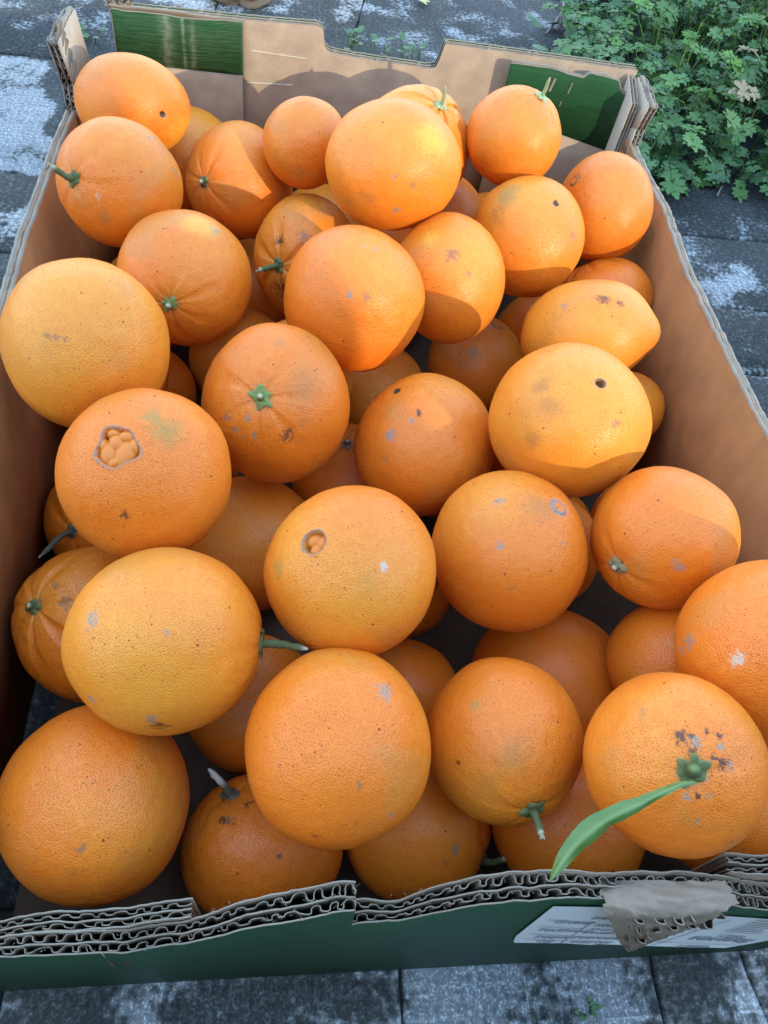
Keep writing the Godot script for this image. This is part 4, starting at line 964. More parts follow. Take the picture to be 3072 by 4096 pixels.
func frayed_fibres(fw: Node3D) -> void:
	var rng := RandomNumberGenerator.new()
	rng.seed = 12
	var st := SurfaceTool.new()
	st.begin(Mesh.PRIMITIVE_TRIANGLES)
	for k in 420:
		var x := rng.randf_range(-0.2, 0.205)
		var p := Vector3(x, front_h(x) + rng.randf_range(-0.001, 0.0015), front_z(x) - rng.randf_range(-0.0004, 0.0098))
		var d := Vector3(rng.randf_range(-1, 1), rng.randf_range(-0.2, 0.9), rng.randf_range(-1, 1)).normalized() * rng.randf_range(0.0008, 0.0030)
		var s := d.cross(Vector3(0.3, 0.2, 1)).normalized() * rng.randf_range(0.00008, 0.00022)
		var u := d.cross(s).normalized() * s.length()
		for q in [[s, u], [u, -s], [-s, -u], [-u, s]]:
			for w in [p + q[0], p + q[1], p + d]: st.add_vertex(w)
	st.generate_normals()
	var o := put("frayed_fibres", st.commit(), M.torn, fw)
	o.set_meta("kind", "stuff")

func corner_tab(o: Node3D, k: Array, sgn: float, seed_at: float) -> void:
	# k: top far, top near (peak), end of the cut, foot near, foot far
	var t := 0.0070
	var out := Vector3(sgn, 0, 0)
	for ply in 3:
		var off := out * (t * 0.5 * ply)
		var A := []
		var B := []
		var N := []
		for i in 30:
			var f := i / 29.0
			var a: Vector3 = k[0].lerp(k[1], f)
			a.y += 0.0012 * nz.get_noise_2d(f * 400, seed_at + ply * 9) + 0.0006 * nz.get_noise_2d(f * 1500, seed_at + ply * 5)
			A.append(a + off)
			B.append((k[4] as Vector3).lerp(k[2], f) + off if f > 0.97 else (k[4] as Vector3).lerp(Vector3(k[2].x, lerpf(k[4].y, k[2].y, f), k[2].z), f) + off)
			N.append(out)
		put(["inner_liner", "middle_liner", "outer_liner"][ply], sheet(A, B, N, 0.0006), M.kraft if ply == 0 else M.torn, o)
		# lower gusset down to the rim
		var A2 := []
		var B2 := []
		var N2 := []
		for i in 12:
			var f := i / 11.0
			A2.append((k[4] as Vector3).lerp(k[2], f) + off)
			B2.append((k[4] as Vector3).lerp(k[3], f) + off + Vector3(0, -0.004, 0))
			N2.append(out)
		put("gusset", sheet(A2, B2, N2, 0.0006), M.kraft if ply == 0 else M.torn, o)
		if ply == 1:
			var T := []
			var rr := []
			for i in 40:
				T.append((k[0] as Vector3).lerp(k[1], i / 39.0) + off + Vector3(0, -0.0012 + 0.0012 * nz.get_noise_1d(i * 40.0), 0))
				rr.append(t * 0.36)
			put("crushed_top", tube(T, rr, 10, 0.45, seed_at), M.torn, o)
		if ply < 2:
			var P := []
			var N3 := []
			var E := []
			for i in 30:
				var f := i / 29.0
				var q: Vector3 = k[1].lerp(k[2], f / 0.6) if f < 0.6 else (k[2] as Vector3).lerp(k[3], (f - 0.6) / 0.4)
				P.append(q + off + out * (t * 0.25 + 0.0003))
				N3.append(out)
				E.append(Vector3(0, 0.25, -1).normalized())
			put("fluting", fluting(P, N3, E, t * 0.25 - 0.0004, 0.0064, 0.02, 0.00045, seed_at + 40 + ply, 0.3), null, o)

func crumpled(at: Vector3, w: float, h: float, sd: int) -> ArrayMesh:
	var n := 12
	var V := PackedVector3Array()
	var I := PackedInt32Array()
	for i in n:
		for j in 6:
			var p := at + Vector3((i / (n - 1.0) - 0.5) * w, (j / 5.0 - 0.5) * h, 0)
			p += Vector3(nz.get_noise_2d(i * 90, j * 120 + sd * 77), nz.get_noise_2d(i * 110 + 500, j * 90 + sd * 77), nz.get_noise_2d(i * 100 + 900, j * 130 + sd * 77)) * 0.005
			V.append(p)
	for i in n - 1:
		for j in 5:
			var a := i * 6 + j
			I.append_array([a, a + 1, a + 7, a, a + 7, a + 6])
	var st := SurfaceTool.new()
	st.create_from(array_mesh(V, PackedVector3Array(), PackedColorArray(), PackedVector2Array(), I), 0)
	st.generate_normals()
	return st.commit()

func torn_flap(box: Node3D) -> void:
	var rows := [[Vector3(0.0640, 0.1535, 0.2905), Vector3(0.0850, 0.1550, 0.2915), Vector3(0.1180, 0.1550, 0.2925)],
		[Vector3(0.0645, 0.1580, 0.2975), Vector3(0.0865, 0.1600, 0.2985), Vector3(0.1180, 0.1585, 0.2985)],
		[Vector3(0.0655, 0.1560, 0.3030), Vector3(0.0865, 0.1560, 0.3045), Vector3(0.1120, 0.1560, 0.3040)],
		[Vector3(0.0730, 0.1400, 0.3050), Vector3(0.0890, 0.1390, 0.3072), Vector3(0.1080, 0.1400, 0.3062)],
		[Vector3(0.0800, 0.1250, 0.3062), Vector3(0.0930, 0.1240, 0.3080), Vector3(0.1045, 0.1260, 0.3072)],
		[Vector3(0.0935, 0.0990, 0.3070), Vector3(0.0985, 0.0980, 0.3078), Vector3(0.1045, 0.1000, 0.3074)],
		[Vector3(0.1026, 0.0825, 0.3075), Vector3(0.1036, 0.0815, 0.3076), Vector3(0.1046, 0.0828, 0.3075)]]
	var nu := 26
	var nv := 44
	var V := PackedVector3Array()
	var I := PackedInt32Array()
	var edge := []
	for r in 3:
		var keys := []
		for q in rows: keys.append(q[r])
		edge.append(curve_pts(keys, nv))
	for j in nv:
		for i in nu:
			var u := i / (nu - 1.0)
			var a: Vector3 = edge[0][j].lerp(edge[1][j], u * 2) if u < 0.5 else edge[1][j].lerp(edge[2][j], u * 2 - 1)
			var b := Vector3(nz.get_noise_2d(i * 25, j * 18), nz.get_noise_2d(i * 22 + 300, j * 20), nz.get_noise_2d(i * 30 + 700, j * 25)) * 0.0013
			if i == 0 or i == nu - 1: b += Vector3(nz.get_noise_2d(j * 160, i * 9.0), 0, 0) * 0.002
			b.z = absf(b.z)
			V.append(a + b)
	for j in nv - 1:
		for i in nu - 1:
			var a := j * nu + i
			I.append_array([a, a + 1, a + nu + 1, a, a + nu + 1, a + nu])
	var st := SurfaceTool.new()
	st.create_from(array_mesh(V, PackedVector3Array(), PackedColorArray(), PackedVector2Array(), I), 0)
	st.generate_normals()
	var fo := part("torn_flap", box)
	put("paper", st.commit(), M.tear, fo)
	# scraps of fluting still stuck on it
	for s in [[Vector3(0.078, 0.1480, 0.3065), Vector3(0.090, 0.1370, 0.3085), 3.0], [Vector3(0.087, 0.1480, 0.3070), Vector3(0.118, 0.1470, 0.3060), 8.0], [Vector3(0.074, 0.1560, 0.3050), Vector3(0.1, 0.1570, 0.3060), 5.0], [Vector3(0.083, 0.1300, 0.3075), Vector3(0.0945, 0.1260, 0.3090), 2.0]]:
		var P := []
		var N := []
		var E := []
		for i in 12:
			P.append((s[0] as Vector3).lerp(s[1], i / 11.0))
			N.append(Vector3(0, 0.3, 1).normalized())
			E.append(Vector3(0.25, -1, -0.15).normalized())
		put("fluting_scrap", fluting(P, N, E, 0.0026, 0.0085, 0.012, 0.00045, s[2], 0.4), null, fo)

func build_label(box: Node3D) -> void:
	# corner points on the outside of the front wall
	var lb := part("label", box)
	lb.set_meta("label", "white printed paper sticker on the green front wall, half under the torn flap")
	var tl := Vector3(0.0475, 0.150, 0)
	var bl := Vector3(0.0519, 0.0735, 0)
	var br := Vector3(0.1788, 0.0301, 0)
	var rr := Vector3(0.1900, 0.0620, 0)
	var tr := Vector3(0.1750, 0.1120, 0)
	var tm := Vector3(0.1160, 0.1307, 0)
	var zf := func(p: Vector3, lift: float) -> Vector3:
		var zb := lerpf(0.3063, 0.3022, (p.x + 0.189) / 0.409)
		return Vector3(p.x, p.y, lerpf(zb, front_z(p.x), p.y / front_h(p.x)) + lift)
	var ring := [tl, Vector3(0.049, 0.09, 0), bl + Vector3(-0.0005, 0.003, 0), bl + Vector3(0.001, -0.001, 0), Vector3(0.08, 0.0645, 0), Vector3(0.0935, 0.0575, 0), Vector3(0.0955, 0.056, 0), Vector3(0.099, 0.0580, 0), Vector3(0.14, 0.0435, 0), br, Vector3(0.1850, 0.0450, 0), rr, tr, Vector3(0.150, 0.1205, 0), Vector3(0.127, 0.1262, 0), Vector3(0.122, 0.1262, 0), tm, Vector3(0.09, 0.142, 0)]
	var st := SurfaceTool.new()
	st.begin(Mesh.PRIMITIVE_TRIANGLES)
	var poly := PackedVector2Array()
	for q in ring: poly.append(Vector2(q.x, q.y))
	# finer outline grid so that the paper follows the wall
	var tri := Geometry2D.triangulate_polygon(poly)
	for lift in [0.0007]:
		for t in tri:
			st.add_vertex(zf.call(ring[t], lift))
	st.generate_normals()
	put("paper", st.commit(), M.label_paper, lb)
	var ax := (br - bl).normalized()
	var ay := Vector3(-ax.y, ax.x, 0)
	var line := func(a: Vector3, b: Vector3, w: float):
		var d := (b - a).normalized() * w
		var sN := Vector3(-d.y, d.x, 0)
		var s2 := SurfaceTool.new()
		s2.begin(Mesh.PRIMITIVE_TRIANGLES)
		for i in 8:
			var p: Vector3 = a.lerp(b, i / 8.0)
			var q: Vector3 = a.lerp(b, (i + 1) / 8.0)
			quad(s2, zf.call(p + sN, 0.0011), zf.call(q + sN, 0.0011), zf.call(q - sN, 0.0011), zf.call(p - sN, 0.0011))
		s2.generate_normals()
		put("printed_line", s2.commit(), M.ink, lb)
	line.call(Vector3(0.0747, 0.1185, 0), Vector3(0.0765, 0.0665, 0), 0.00035)
	line.call(Vector3(0.1360, 0.1183, 0), Vector3(0.1289, 0.0499, 0), 0.00035)
	line.call(Vector3(0.0530, 0.1255, 0), Vector3(0.0745, 0.1160, 0), 0.0003)
	line.call(Vector3(0.0527, 0.1125, 0), Vector3(0.0750, 0.1030, 0), 0.0003)
	line.call(Vector3(0.0530, 0.0960, 0), Vector3(0.0885, 0.0810, 0), 0.0003)
	line.call(Vector3(0.0540, 0.0835, 0), Vector3(0.0955, 0.0670, 0), 0.0003)
	line.call(Vector3(0.1080, 0.1010, 0), Vector3(0.1330, 0.0920, 0), 0.0003)
	line.call(Vector3(0.1080, 0.0700, 0), Vector3(0.1830, 0.0420, 0), 0.0003)
	var font := SystemFont.new()
	font.font_names = PackedStringArray(["Droid Sans"])
	var bold := SystemFont.new()
	bold.font_names = PackedStringArray(["Droid Sans"])
	bold.font_weight = 700
	for w in [["Scala Santa", 0.0700, 0.1250, 0.0062, 0], ["Grower", 0.0558, 0.1185, 0.0075, 0], ["Packhouse", 0.0540, 0.1020, 0.0075, 0], ["Supplier", 0.0565, 0.0860, 0.0075, 0], ["Key", 0.0612, 0.0738, 0.0070, 0],
		["HORTO", 0.0770, 0.1085, 0.0062, 0], ["27 EST", 0.0772, 0.0995, 0.0062, 0], ["EXAMIA", 0.0775, 0.0925, 0.0062, 0], ["PORTOGMAK", 0.0765, 0.0800, 0.0072, 0], ["0187 TOT", 0.0795, 0.0680, 0.0070, 0],
		["Class", 0.1500, 0.0745, 0.0085, 0], ["10x400g", 0.1360, 0.0675, 0.0135, 1], ["L 0260", 0.1430, 0.0435, 0.0085, 1]]:
		var tm2 := TextMesh.new()
		tm2.font = bold if w[4] == 1 else font
		tm2.text = w[0]
		tm2.font_size = 32
		tm2.pixel_size = w[3] * 0.8 / 32.0
		tm2.depth = 0.0003
		tm2.curve_step = 3.0
		tm2.horizontal_alignment = HORIZONTAL_ALIGNMENT_LEFT
		tm2.vertical_alignment = VERTICAL_ALIGNMENT_BOTTOM
		var o := put("printed_word", tm2, M.ink, lb)
		var p: Vector3 = zf.call(Vector3(w[1], w[2], 0), 0.0012)
		var p2: Vector3 = zf.call(Vector3(w[1], w[2] + 0.01, 0), 0.0012)
		var p3: Vector3 = zf.call(Vector3(w[1], w[2], 0) + ax * 0.02, 0.0012)
		var bx := (p3 - p).normalized()
		var bn := bx.cross((p2 - p).normalized()).normalized()
		o.transform = Transform3D(Basis(bx, bn.cross(bx), bn), p)
	for k in 7:
		var y := 0.0795 + 0.0048 * k
		line.call(Vector3(0.1480, y + 0.010, 0), Vector3(0.1700 - 0.002 * (k % 3), y + 0.003, 0), 0.0006)

# ---------------------------------------------------------------- paving
func build_ground() -> void:
	var g := MeshInstance3D.new()
	g.name = "ground"
	var pm := PlaneMesh.new()
	pm.size = Vector2(160, 160)
	g.mesh = pm
	g.position.y = -0.007
	g.material_override = M.soil
	add_child(g, true)
	tag(g, "", "", "", "structure")
	var pv := thing("pavement")
	tag(pv, "", "", "", "structure")
	# rows of slabs: near and far edge of the row, then the joints along it
	var rows := [[-2.6, -2.0, [-1.6, -0.9, -0.2, 0.5, 1.1, 1.8]], [-2.0, -1.45, [-1.7, -1.1, -0.4, 0.2, 0.9, 1.6]], [-1.45, -1.02, [-1.6, -0.95, -0.47, 0.10, 0.62, 1.2, 1.8]], [-1.02, -0.645, [-1.5, -0.9, -0.50, -0.175, 0.045, 0.42, 0.9, 1.5]],
		[-0.645, -0.398, [-1.6, -1.0, -0.53, -0.324, 0.0, 0.35, 0.75, 1.3]], [-0.398, -0.272, [-1.4, -0.8, -0.44, -0.1, 0.25, 0.62, 1.1]], [-0.272, -0.176, [-1.4, -0.9, -0.55, -0.2, 0.1, 0.48, 0.9, 1.4]], [-0.176, 0.055, [-1.5, -0.85, -0.46, 0.0, 0.45, 0.8, 1.3]],
		[0.055, 0.27, [-1.4, -0.9, -0.4, 0.05, 0.5, 1.0]], [0.27, 0.52, [-1.3, -0.7, -0.189, 0.0105, 0.152, 0.200, 0.55, 1.1]], [0.52, 1.0, [-1.5, -0.9, -0.3, 0.2, 0.7, 1.3]], [1.0, 1.6, [-1.4, -0.7, -0.1, 0.5, 1.2]], [1.6, 2.3, [-1.3, -0.6, 0.1, 0.8]]]
	var rng := RandomNumberGenerator.new()
	rng.seed = 9
	for ri in rows.size():
		var r: Array = rows[ri]
		var xs: Array = r[2]
		for k in xs.size() - 1:
			var gap := 0.0008
			var skew := [rng.randf_range(-0.006, 0.006), rng.randf_range(-0.006, 0.006)]
			var sl: float = 0.0
			var srr: float = 0.0
			if ri == 9 and k == 3: sl = 0.0; srr = -0.006
			if ri == 9 and k == 5: sl = 0.035
			if ri == 9 and k == 4: sl = -0.006; srr = 0.035
			if ri == 4 and k == 2: srr = 0.022
			if ri == 4 and k == 3: sl = 0.022
			if ri == 3 and k == 4: sl = -0.055
			if ri == 3 and k == 3: srr = -0.055
			var c := [Vector2(xs[k] + gap, r[0] + gap), Vector2(xs[k + 1] - gap, r[0] + gap), Vector2(xs[k + 1] + srr - gap, r[1] - gap), Vector2(xs[k] + sl + gap, r[1] - gap)]
			var tone := rng.randf_range(0.82, 1.12)
			var warm := rng.randf_range(-0.04, 0.05)
			if ri == 9 and k == 1: tone = 1.5; warm = 0.18
			if ri == 9 and k == 4: tone = 1.1; warm = 0.04
			put("paving_slab", slab(c, rng.randf_range(-0.0015, 0.0006), rng.randi()), M.stone, pv).set_meta("tone", tone)
			tint_last(pv, Color(tone * (1 + warm), tone, tone * (1 - warm)))

func tint_last(pv: Node3D, c: Color) -> void:
	var o: MeshInstance3D = pv.get_child(pv.get_child_count() - 1)
	o.remove_meta("tone")
	var a := (o.mesh as ArrayMesh).surface_get_arrays(0)
	var cols := PackedColorArray()
	cols.resize(a[Mesh.ARRAY_VERTEX].size())
	cols.fill(c)
	a[Mesh.ARRAY_COLOR] = cols
	var m := ArrayMesh.new()
	m.add_surface_from_arrays(Mesh.PRIMITIVE_TRIANGLES, a)
	m.surface_set_material(0, M.stone)
	o.mesh = m

func slab(c: Array, top: float, sd: int) -> ArrayMesh:
	var st := SurfaceTool.new()
	st.begin(Mesh.PRIMITIVE_TRIANGLES)
	var ring := []
	for k in 4:
		var a: Vector2 = c[k]
		var b: Vector2 = c[(k + 1) % 4]
		var n := maxi(3, int(a.distance_to(b) / 0.02))
		for i in n:
			var p := a.lerp(b, float(i) / n)
			var q := (b - a).orthogonal().normalized() * 0.0022 * nz.get_noise_2d(i * 45.0, sd % 1000 + k * 70.0)
			if i == 0: q = ((c[(k + 3) % 4] - a).normalized() + (b - a).normalized()) * 0.003
			ring.append(p + q)
	var mid: Vector2 = (c[0] + c[1] + c[2] + c[3]) / 4.0
	var put_v := func(p: Vector2, y: float):
		st.set_uv(Vector2((p.x + 0.65) / 1.85, (p.y + 1.35) / 1.95))
		st.add_vertex(Vector3(p.x, y, p.y))
	var inset := func(p: Vector2, d: float) -> Vector2: return p + (mid - p).normalized() * d
	for i in ring.size():
		var a: Vector2 = ring[i]
		var b: Vector2 = ring[(i + 1) % ring.size()]
		var lv := [[a, b, top - 0.02, top - 0.0022], [a, b, top - 0.0022, top - 0.0006]]
		var a1: Vector2 = inset.call(a, 0.0012)
		var b1: Vector2 = inset.call(b, 0.0012)
		var a2: Vector2 = inset.call(a, 0.0026)
		var b2: Vector2 = inset.call(b, 0.0026)
		for q in [[a, b, b, a, top - 0.02, top - 0.0024], [a, b, b1, a1, top - 0.0024, top - 0.0008], [a1, b1, b2, a2, top - 0.0008, top]]:
			put_v.call(q[0], q[4]); put_v.call(q[1], q[4]); put_v.call(q[2], q[5])
			put_v.call(q[0], q[4]); put_v.call(q[2], q[5]); put_v.call(q[3], q[5])
		put_v.call(a2, top); put_v.call(b2, top); put_v.call(mid, top)
	st.generate_normals()
	return st.commit()

# ---------------------------------------------------------------- plants and litter
func leaflet(st: SurfaceTool, base: Vector3, dir: Vector3, nrm: Vector3, size: float, rng: RandomNumberGenerator) -> void:
	# fan-shaped leaflet cut into five toothed lobes
	var side := nrm.cross(dir).normalized()
	var droop := rng.randf_range(-0.05, 0.35)
	var bend := rng.randf_range(-0.15, 0.15)
	var at := func(a: float, r: float, ridge: float) -> Vector3:
		var p := Vector2(cos(a), sin(a)) * r
		return base + (dir * p.x + side * (p.y + bend * p.x * p.x) + nrm * (ridge + 0.22 * absf(p.y) - droop * p.x * p.x)) * size
	var lobes := [[-1.25, 0.62], [-0.62, 0.84], [0.0, 1.0], [0.62, 0.84], [1.25, 0.62]]
	for l in lobes:
		var len: float = l[1] * rng.randf_range(0.9, 1.08)
		var c: float = l[0] + rng.randf_range(-0.05, 0.05)
		var prof := [[-0.30, 0.42], [-0.33, 0.66], [-0.24, 0.80], [-0.17, 0.74], [-0.14, 0.92], [-0.04, 1.0], [0.04, 1.0], [0.14, 0.92], [0.17, 0.74], [0.24, 0.80], [0.33, 0.66], [0.30, 0.42]]
		for i in prof.size() - 1:
			var a: Vector3 = at.call(c + prof[i][0], prof[i][1] * len, 0.0)
			var b: Vector3 = at.call(c + prof[i + 1][0], prof[i + 1][1] * len, 0.0)
			var m: Vector3 = at.call(c, 0.45 * len, -0.035)
			for q in [m, a, b]: st.add_vertex(q)
		var v0: Vector3 = at.call(c - 0.30, 0.42 * len, 0.0)
		var v1: Vector3 = at.call(c + 0.30, 0.42 * len, 0.0)
		var mm: Vector3 = at.call(c, 0.45 * len, -0.035)
		for q in [base, v0, mm, base, mm, v1]: st.add_vertex(q)

func herb_leaf(sd: int, stalk: float, size: float) -> ArrayMesh:
	# local: foot of the stalk at the origin, blade at the top
	var rng := RandomNumberGenerator.new()
	rng.seed = sd
	var st := SurfaceTool.new()
	st.begin(Mesh.PRIMITIVE_TRIANGLES)
	var keys := curve_pts([Vector3.ZERO, Vector3(0.004, stalk * 0.6, 0), Vector3(0.016, stalk, 0.0), Vector3(0.04, stalk + 0.006, 0)], 7)
	for i in 6:
		for k in 3:
			var o1 := Vector3(0, cos(k * TAU / 3), sin(k * TAU / 3)) * 0.0011
			var o2 := Vector3(0, cos((k + 1) * TAU / 3), sin((k + 1) * TAU / 3)) * 0.0011
			for q in [keys[i] + o1, keys[i] + o2, keys[i + 1] + o2, keys[i] + o1, keys[i + 1] + o2, keys[i + 1] + o1]: st.add_vertex(q)
	var tip: Vector3 = keys[6]
	var up := Vector3(rng.randf_range(-0.15, 0.15), 1, rng.randf_range(-0.15, 0.15)).normalized()
	leaflet(st, tip, Vector3(1, 0.05, 0).normalized(), up, size, rng)
	leaflet(st, tip + Vector3(0.001, 0, 0), Vector3(0.45, 0.05, 0.9).normalized(), up, size * 0.85, rng)
	leaflet(st, tip + Vector3(0.001, 0, 0), Vector3(0.45, 0.05, -0.9).normalized(), up, size * 0.85, rng)
	leaflet(st, keys[5], Vector3(0.1, 0.05, 1).normalized(), up, size * 0.6, rng)
	leaflet(st, keys[5], Vector3(0.1, 0.05, -1).normalized(), up, size * 0.6, rng)
	st.generate_normals()
	return st.commit()

func build_parsley() -> void:
	var bed := PackedVector2Array([Vector2(0.300, -0.67), Vector2(0.290, -0.52), Vector2(0.325, -0.455), Vector2(0.375, -0.475), Vector2(0.41, -0.535), Vector2(0.455, -0.505), Vector2(0.55, -0.500), Vector2(0.9, -0.56), Vector2(1.25, -0.75), Vector2(1.2, -1.45), Vector2(0.62, -1.42), Vector2(0.44, -1.15), Vector2(0.39, -0.98), Vector2(0.345, -0.84)])
	var o := thing("parsley_plant", Vector3(0.6, 0, -0.9))
	tag(o, "dense bushy clump of dark green parsley-like herb growing on the stone paving", "herb plant")
	var kinds := []
	for k in 8: kinds.append(herb_leaf(500 + k, 0.070 + 0.012 * (k % 4), 0.0125 + 0.0030 * (k % 3)))
	var rng := RandomNumberGenerator.new()
	rng.seed = 31
	var spots := []
	var guard := 0
	while spots.size() < 5200 and guard < 90000:
		guard += 1
		var p := Vector2(rng.randf_range(0.25, 1.25), rng.randf_range(-1.45, -0.44))
		if not Geometry2D.is_point_in_polygon(p, bed): continue
		var e := 9.0
		for k in bed.size():
			var q := Geometry2D.get_closest_point_to_segment(p, bed[k], bed[(k + 1) % bed.size()])
			e = minf(e, p.distance_to(q))
		spots.append([p, e])
	# the leaves that show largest are parts; the rest is one mass beneath and behind
	var made := 0
	var rest := []
	for s in spots:
		var p: Vector2 = s[0]
		var e: float = s[1]
		var h := 0.55 + 0.75 * smoothstep(0.0, 0.13, e) + rng.randf_range(-0.2, 0.25) + 0.4 * nz.get_noise_2d(p.x * 500, p.y * 500)
		var top := rng.randf() < 0.42
		if not top: h *= rng.randf_range(0.35, 0.75)
		var out := Vector2(p.x - 0.62, p.y + 0.92).angle()
		var yaw := -out + rng.randf_range(-1.5, 1.5) if e < 0.1 else rng.randf() * TAU
		var b := Basis(Vector3.UP, yaw) * Basis(Vector3.RIGHT, rng.randf_range(-0.45, 0.45)) * Basis(Vector3.BACK, rng.randf_range(-0.5, 0.25))
		var sc := rng.randf_range(0.75, 1.1)
		var t := Transform3D(b * Basis.from_scale(Vector3(sc, maxf(h, 0.15), sc)), Vector3(p.x - 0.6, -0.004, p.y + 0.9))
		var bright := smoothstep(0.12, 0.04, p.distance_to(Vector2(0.43, -0.70))) + 0.8 * smoothstep(0.16, 0.05, p.distance_to(Vector2(0.60, -0.86)))
		var m: Material = M["herb_%d" % (rng.randi() % 3)]
		if rng.randf() < bright * 0.75: m = M.herb_3
		if rng.randf() < 0.35 * smoothstep(0.05, 0.02, p.distance_to(Vector2(0.475, -0.545))): m = M.herb_4
		if top and made < 290 and p.x < 0.85 and p.y > -1.3 and rng.randf() < 0.18:
			var l := put_fast("leaf", kinds[rng.randi() % 8], m, o, made)
			l.transform = t
			made += 1
		else:
			rest.append([t, rng.randi() % 8])
	for k in 8:
		var mine := []
		for r in rest:
			if r[1] == k: mine.append(r[0])
		if mine.is_empty(): continue
		var mm := MultiMesh.new()
		mm.transform_format = MultiMesh.TRANSFORM_3D
		mm.mesh = kinds[k]
		mm.instance_count = mine.size()
		for i in mine.size(): mm.set_instance_transform(i, mine[i])
		var mi := MultiMeshInstance3D.new()
		mi.name = "undergrowth" if k == 0 else "undergrowth_%03d" % k
		mi.multimesh = mm
		mi.material_override = M["herb_%d" % (k % 3)]
		mi.set_meta("kind", "stuff")
		o.add_child(mi, true)

func put_fast(called: String, mesh: Mesh, m: Material, parent: Node, n: int) -> MeshInstance3D:
	var o := MeshInstance3D.new()
	o.mesh = mesh
	o.set_surface_override_material(0, m)
	o.name = called if n == 0 else "%s_%03d" % [called, n]
	parent.add_child(o, true)
	return o

func weed(called: String, at: Vector3, label: String, n: int, size: float, height: float, sd: int, tall := 0.0) -> void:
	var o := thing(called, at)
	tag(o, label, "weed", "small weeds in the paving joints")
	var rng := RandomNumberGenerator.new()
	rng.seed = sd
	for k in n:
		var st := SurfaceTool.new()
		st.begin(Mesh.PRIMITIVE_TRIANGLES)
		var a := rng.randf() * TAU
		var p := Vector3(cos(a), 0, sin(a)) * rng.randf_range(0.2, 1.0) * size * 1.6
		if tall > 0.0: p = Vector3(rng.randf_range(-tall, tall), 0, rng.randf_range(-0.006, 0.006))
		p.y = rng.randf_range(0.3, 1.0) * height
		var d := Vector3(cos(a), rng.randf_range(0.1, 0.7), sin(a)).normalized()
		var sd2 := d.cross(Vector3.UP).normalized()
		var c := p + d * size * 0.5
		var nn := sd2.cross(d).normalized()
		for i in 8:
			var f1 := TAU * i / 8
			var f2 := TAU * (i + 1) / 8
			st.add_vertex(c + nn * size * 0.08)
			st.add_vertex(c + (d * cos(f1) * 0.5 + sd2 * sin(f1) * 0.36) * size)
			st.add_vertex(c + (d * cos(f2) * 0.5 + sd2 * sin(f2) * 0.36) * size)
		# its stalk
		var foot := Vector3(p.x * 0.35 if tall == 0.0 else p.x, -0.006, p.z * 0.35)
		for i in 3:
			var o1 := Vector3(cos(i * TAU / 3), 0, sin(i * TAU / 3)) * 0.0006
			var o2 := Vector3(cos((i + 1) * TAU / 3), 0, sin((i + 1) * TAU / 3)) * 0.0006
			for q in [foot + o1, foot + o2, p + o2, foot + o1, p + o2, p + o1]: st.add_vertex(q)
		st.generate_normals()
		put("leaf", st.commit(), M["herb_%d" % (k % 2)], o)

func lump(called: String, at: Vector3, size: Vector3, m: Material, label: String, category: String, sd: float) -> void:
	var V := PackedVector3Array()
	var I := PackedInt32Array()
	var rows := 26
	var cols := 40
	for i in rows + 1:
		for j in cols + 1:
			var th := PI * i / rows
			var ph := TAU * (j % cols) / cols
			var d := Vector3(sin(th) * cos(ph), cos(th), sin(th) * sin(ph))
			var r := 1.0 + 0.42 * nz.get_noise_3dv(d * 90 + Vector3(sd, 0, 0)) + 0.22 * nz2.get_noise_3dv(d * 160 + Vector3(sd, 0, 0))
			V.append(Vector3(d.x * size.x, d.y * size.y, d.z * size.z) * r)
	for i in rows:
		for j in cols:
			var q := i * (cols + 1) + j
			I.append_array([q, q + 1, q + cols + 2, q, q + cols + 2, q + cols + 1])
	var st := SurfaceTool.new()
	st.create_from(array_mesh(V, PackedVector3Array(), PackedColorArray(), PackedVector2Array(), I), 0)
	st.generate_normals()
	var o := put(called, st.commit(), m, self)
	o.position = at
	tag(o, label, category)

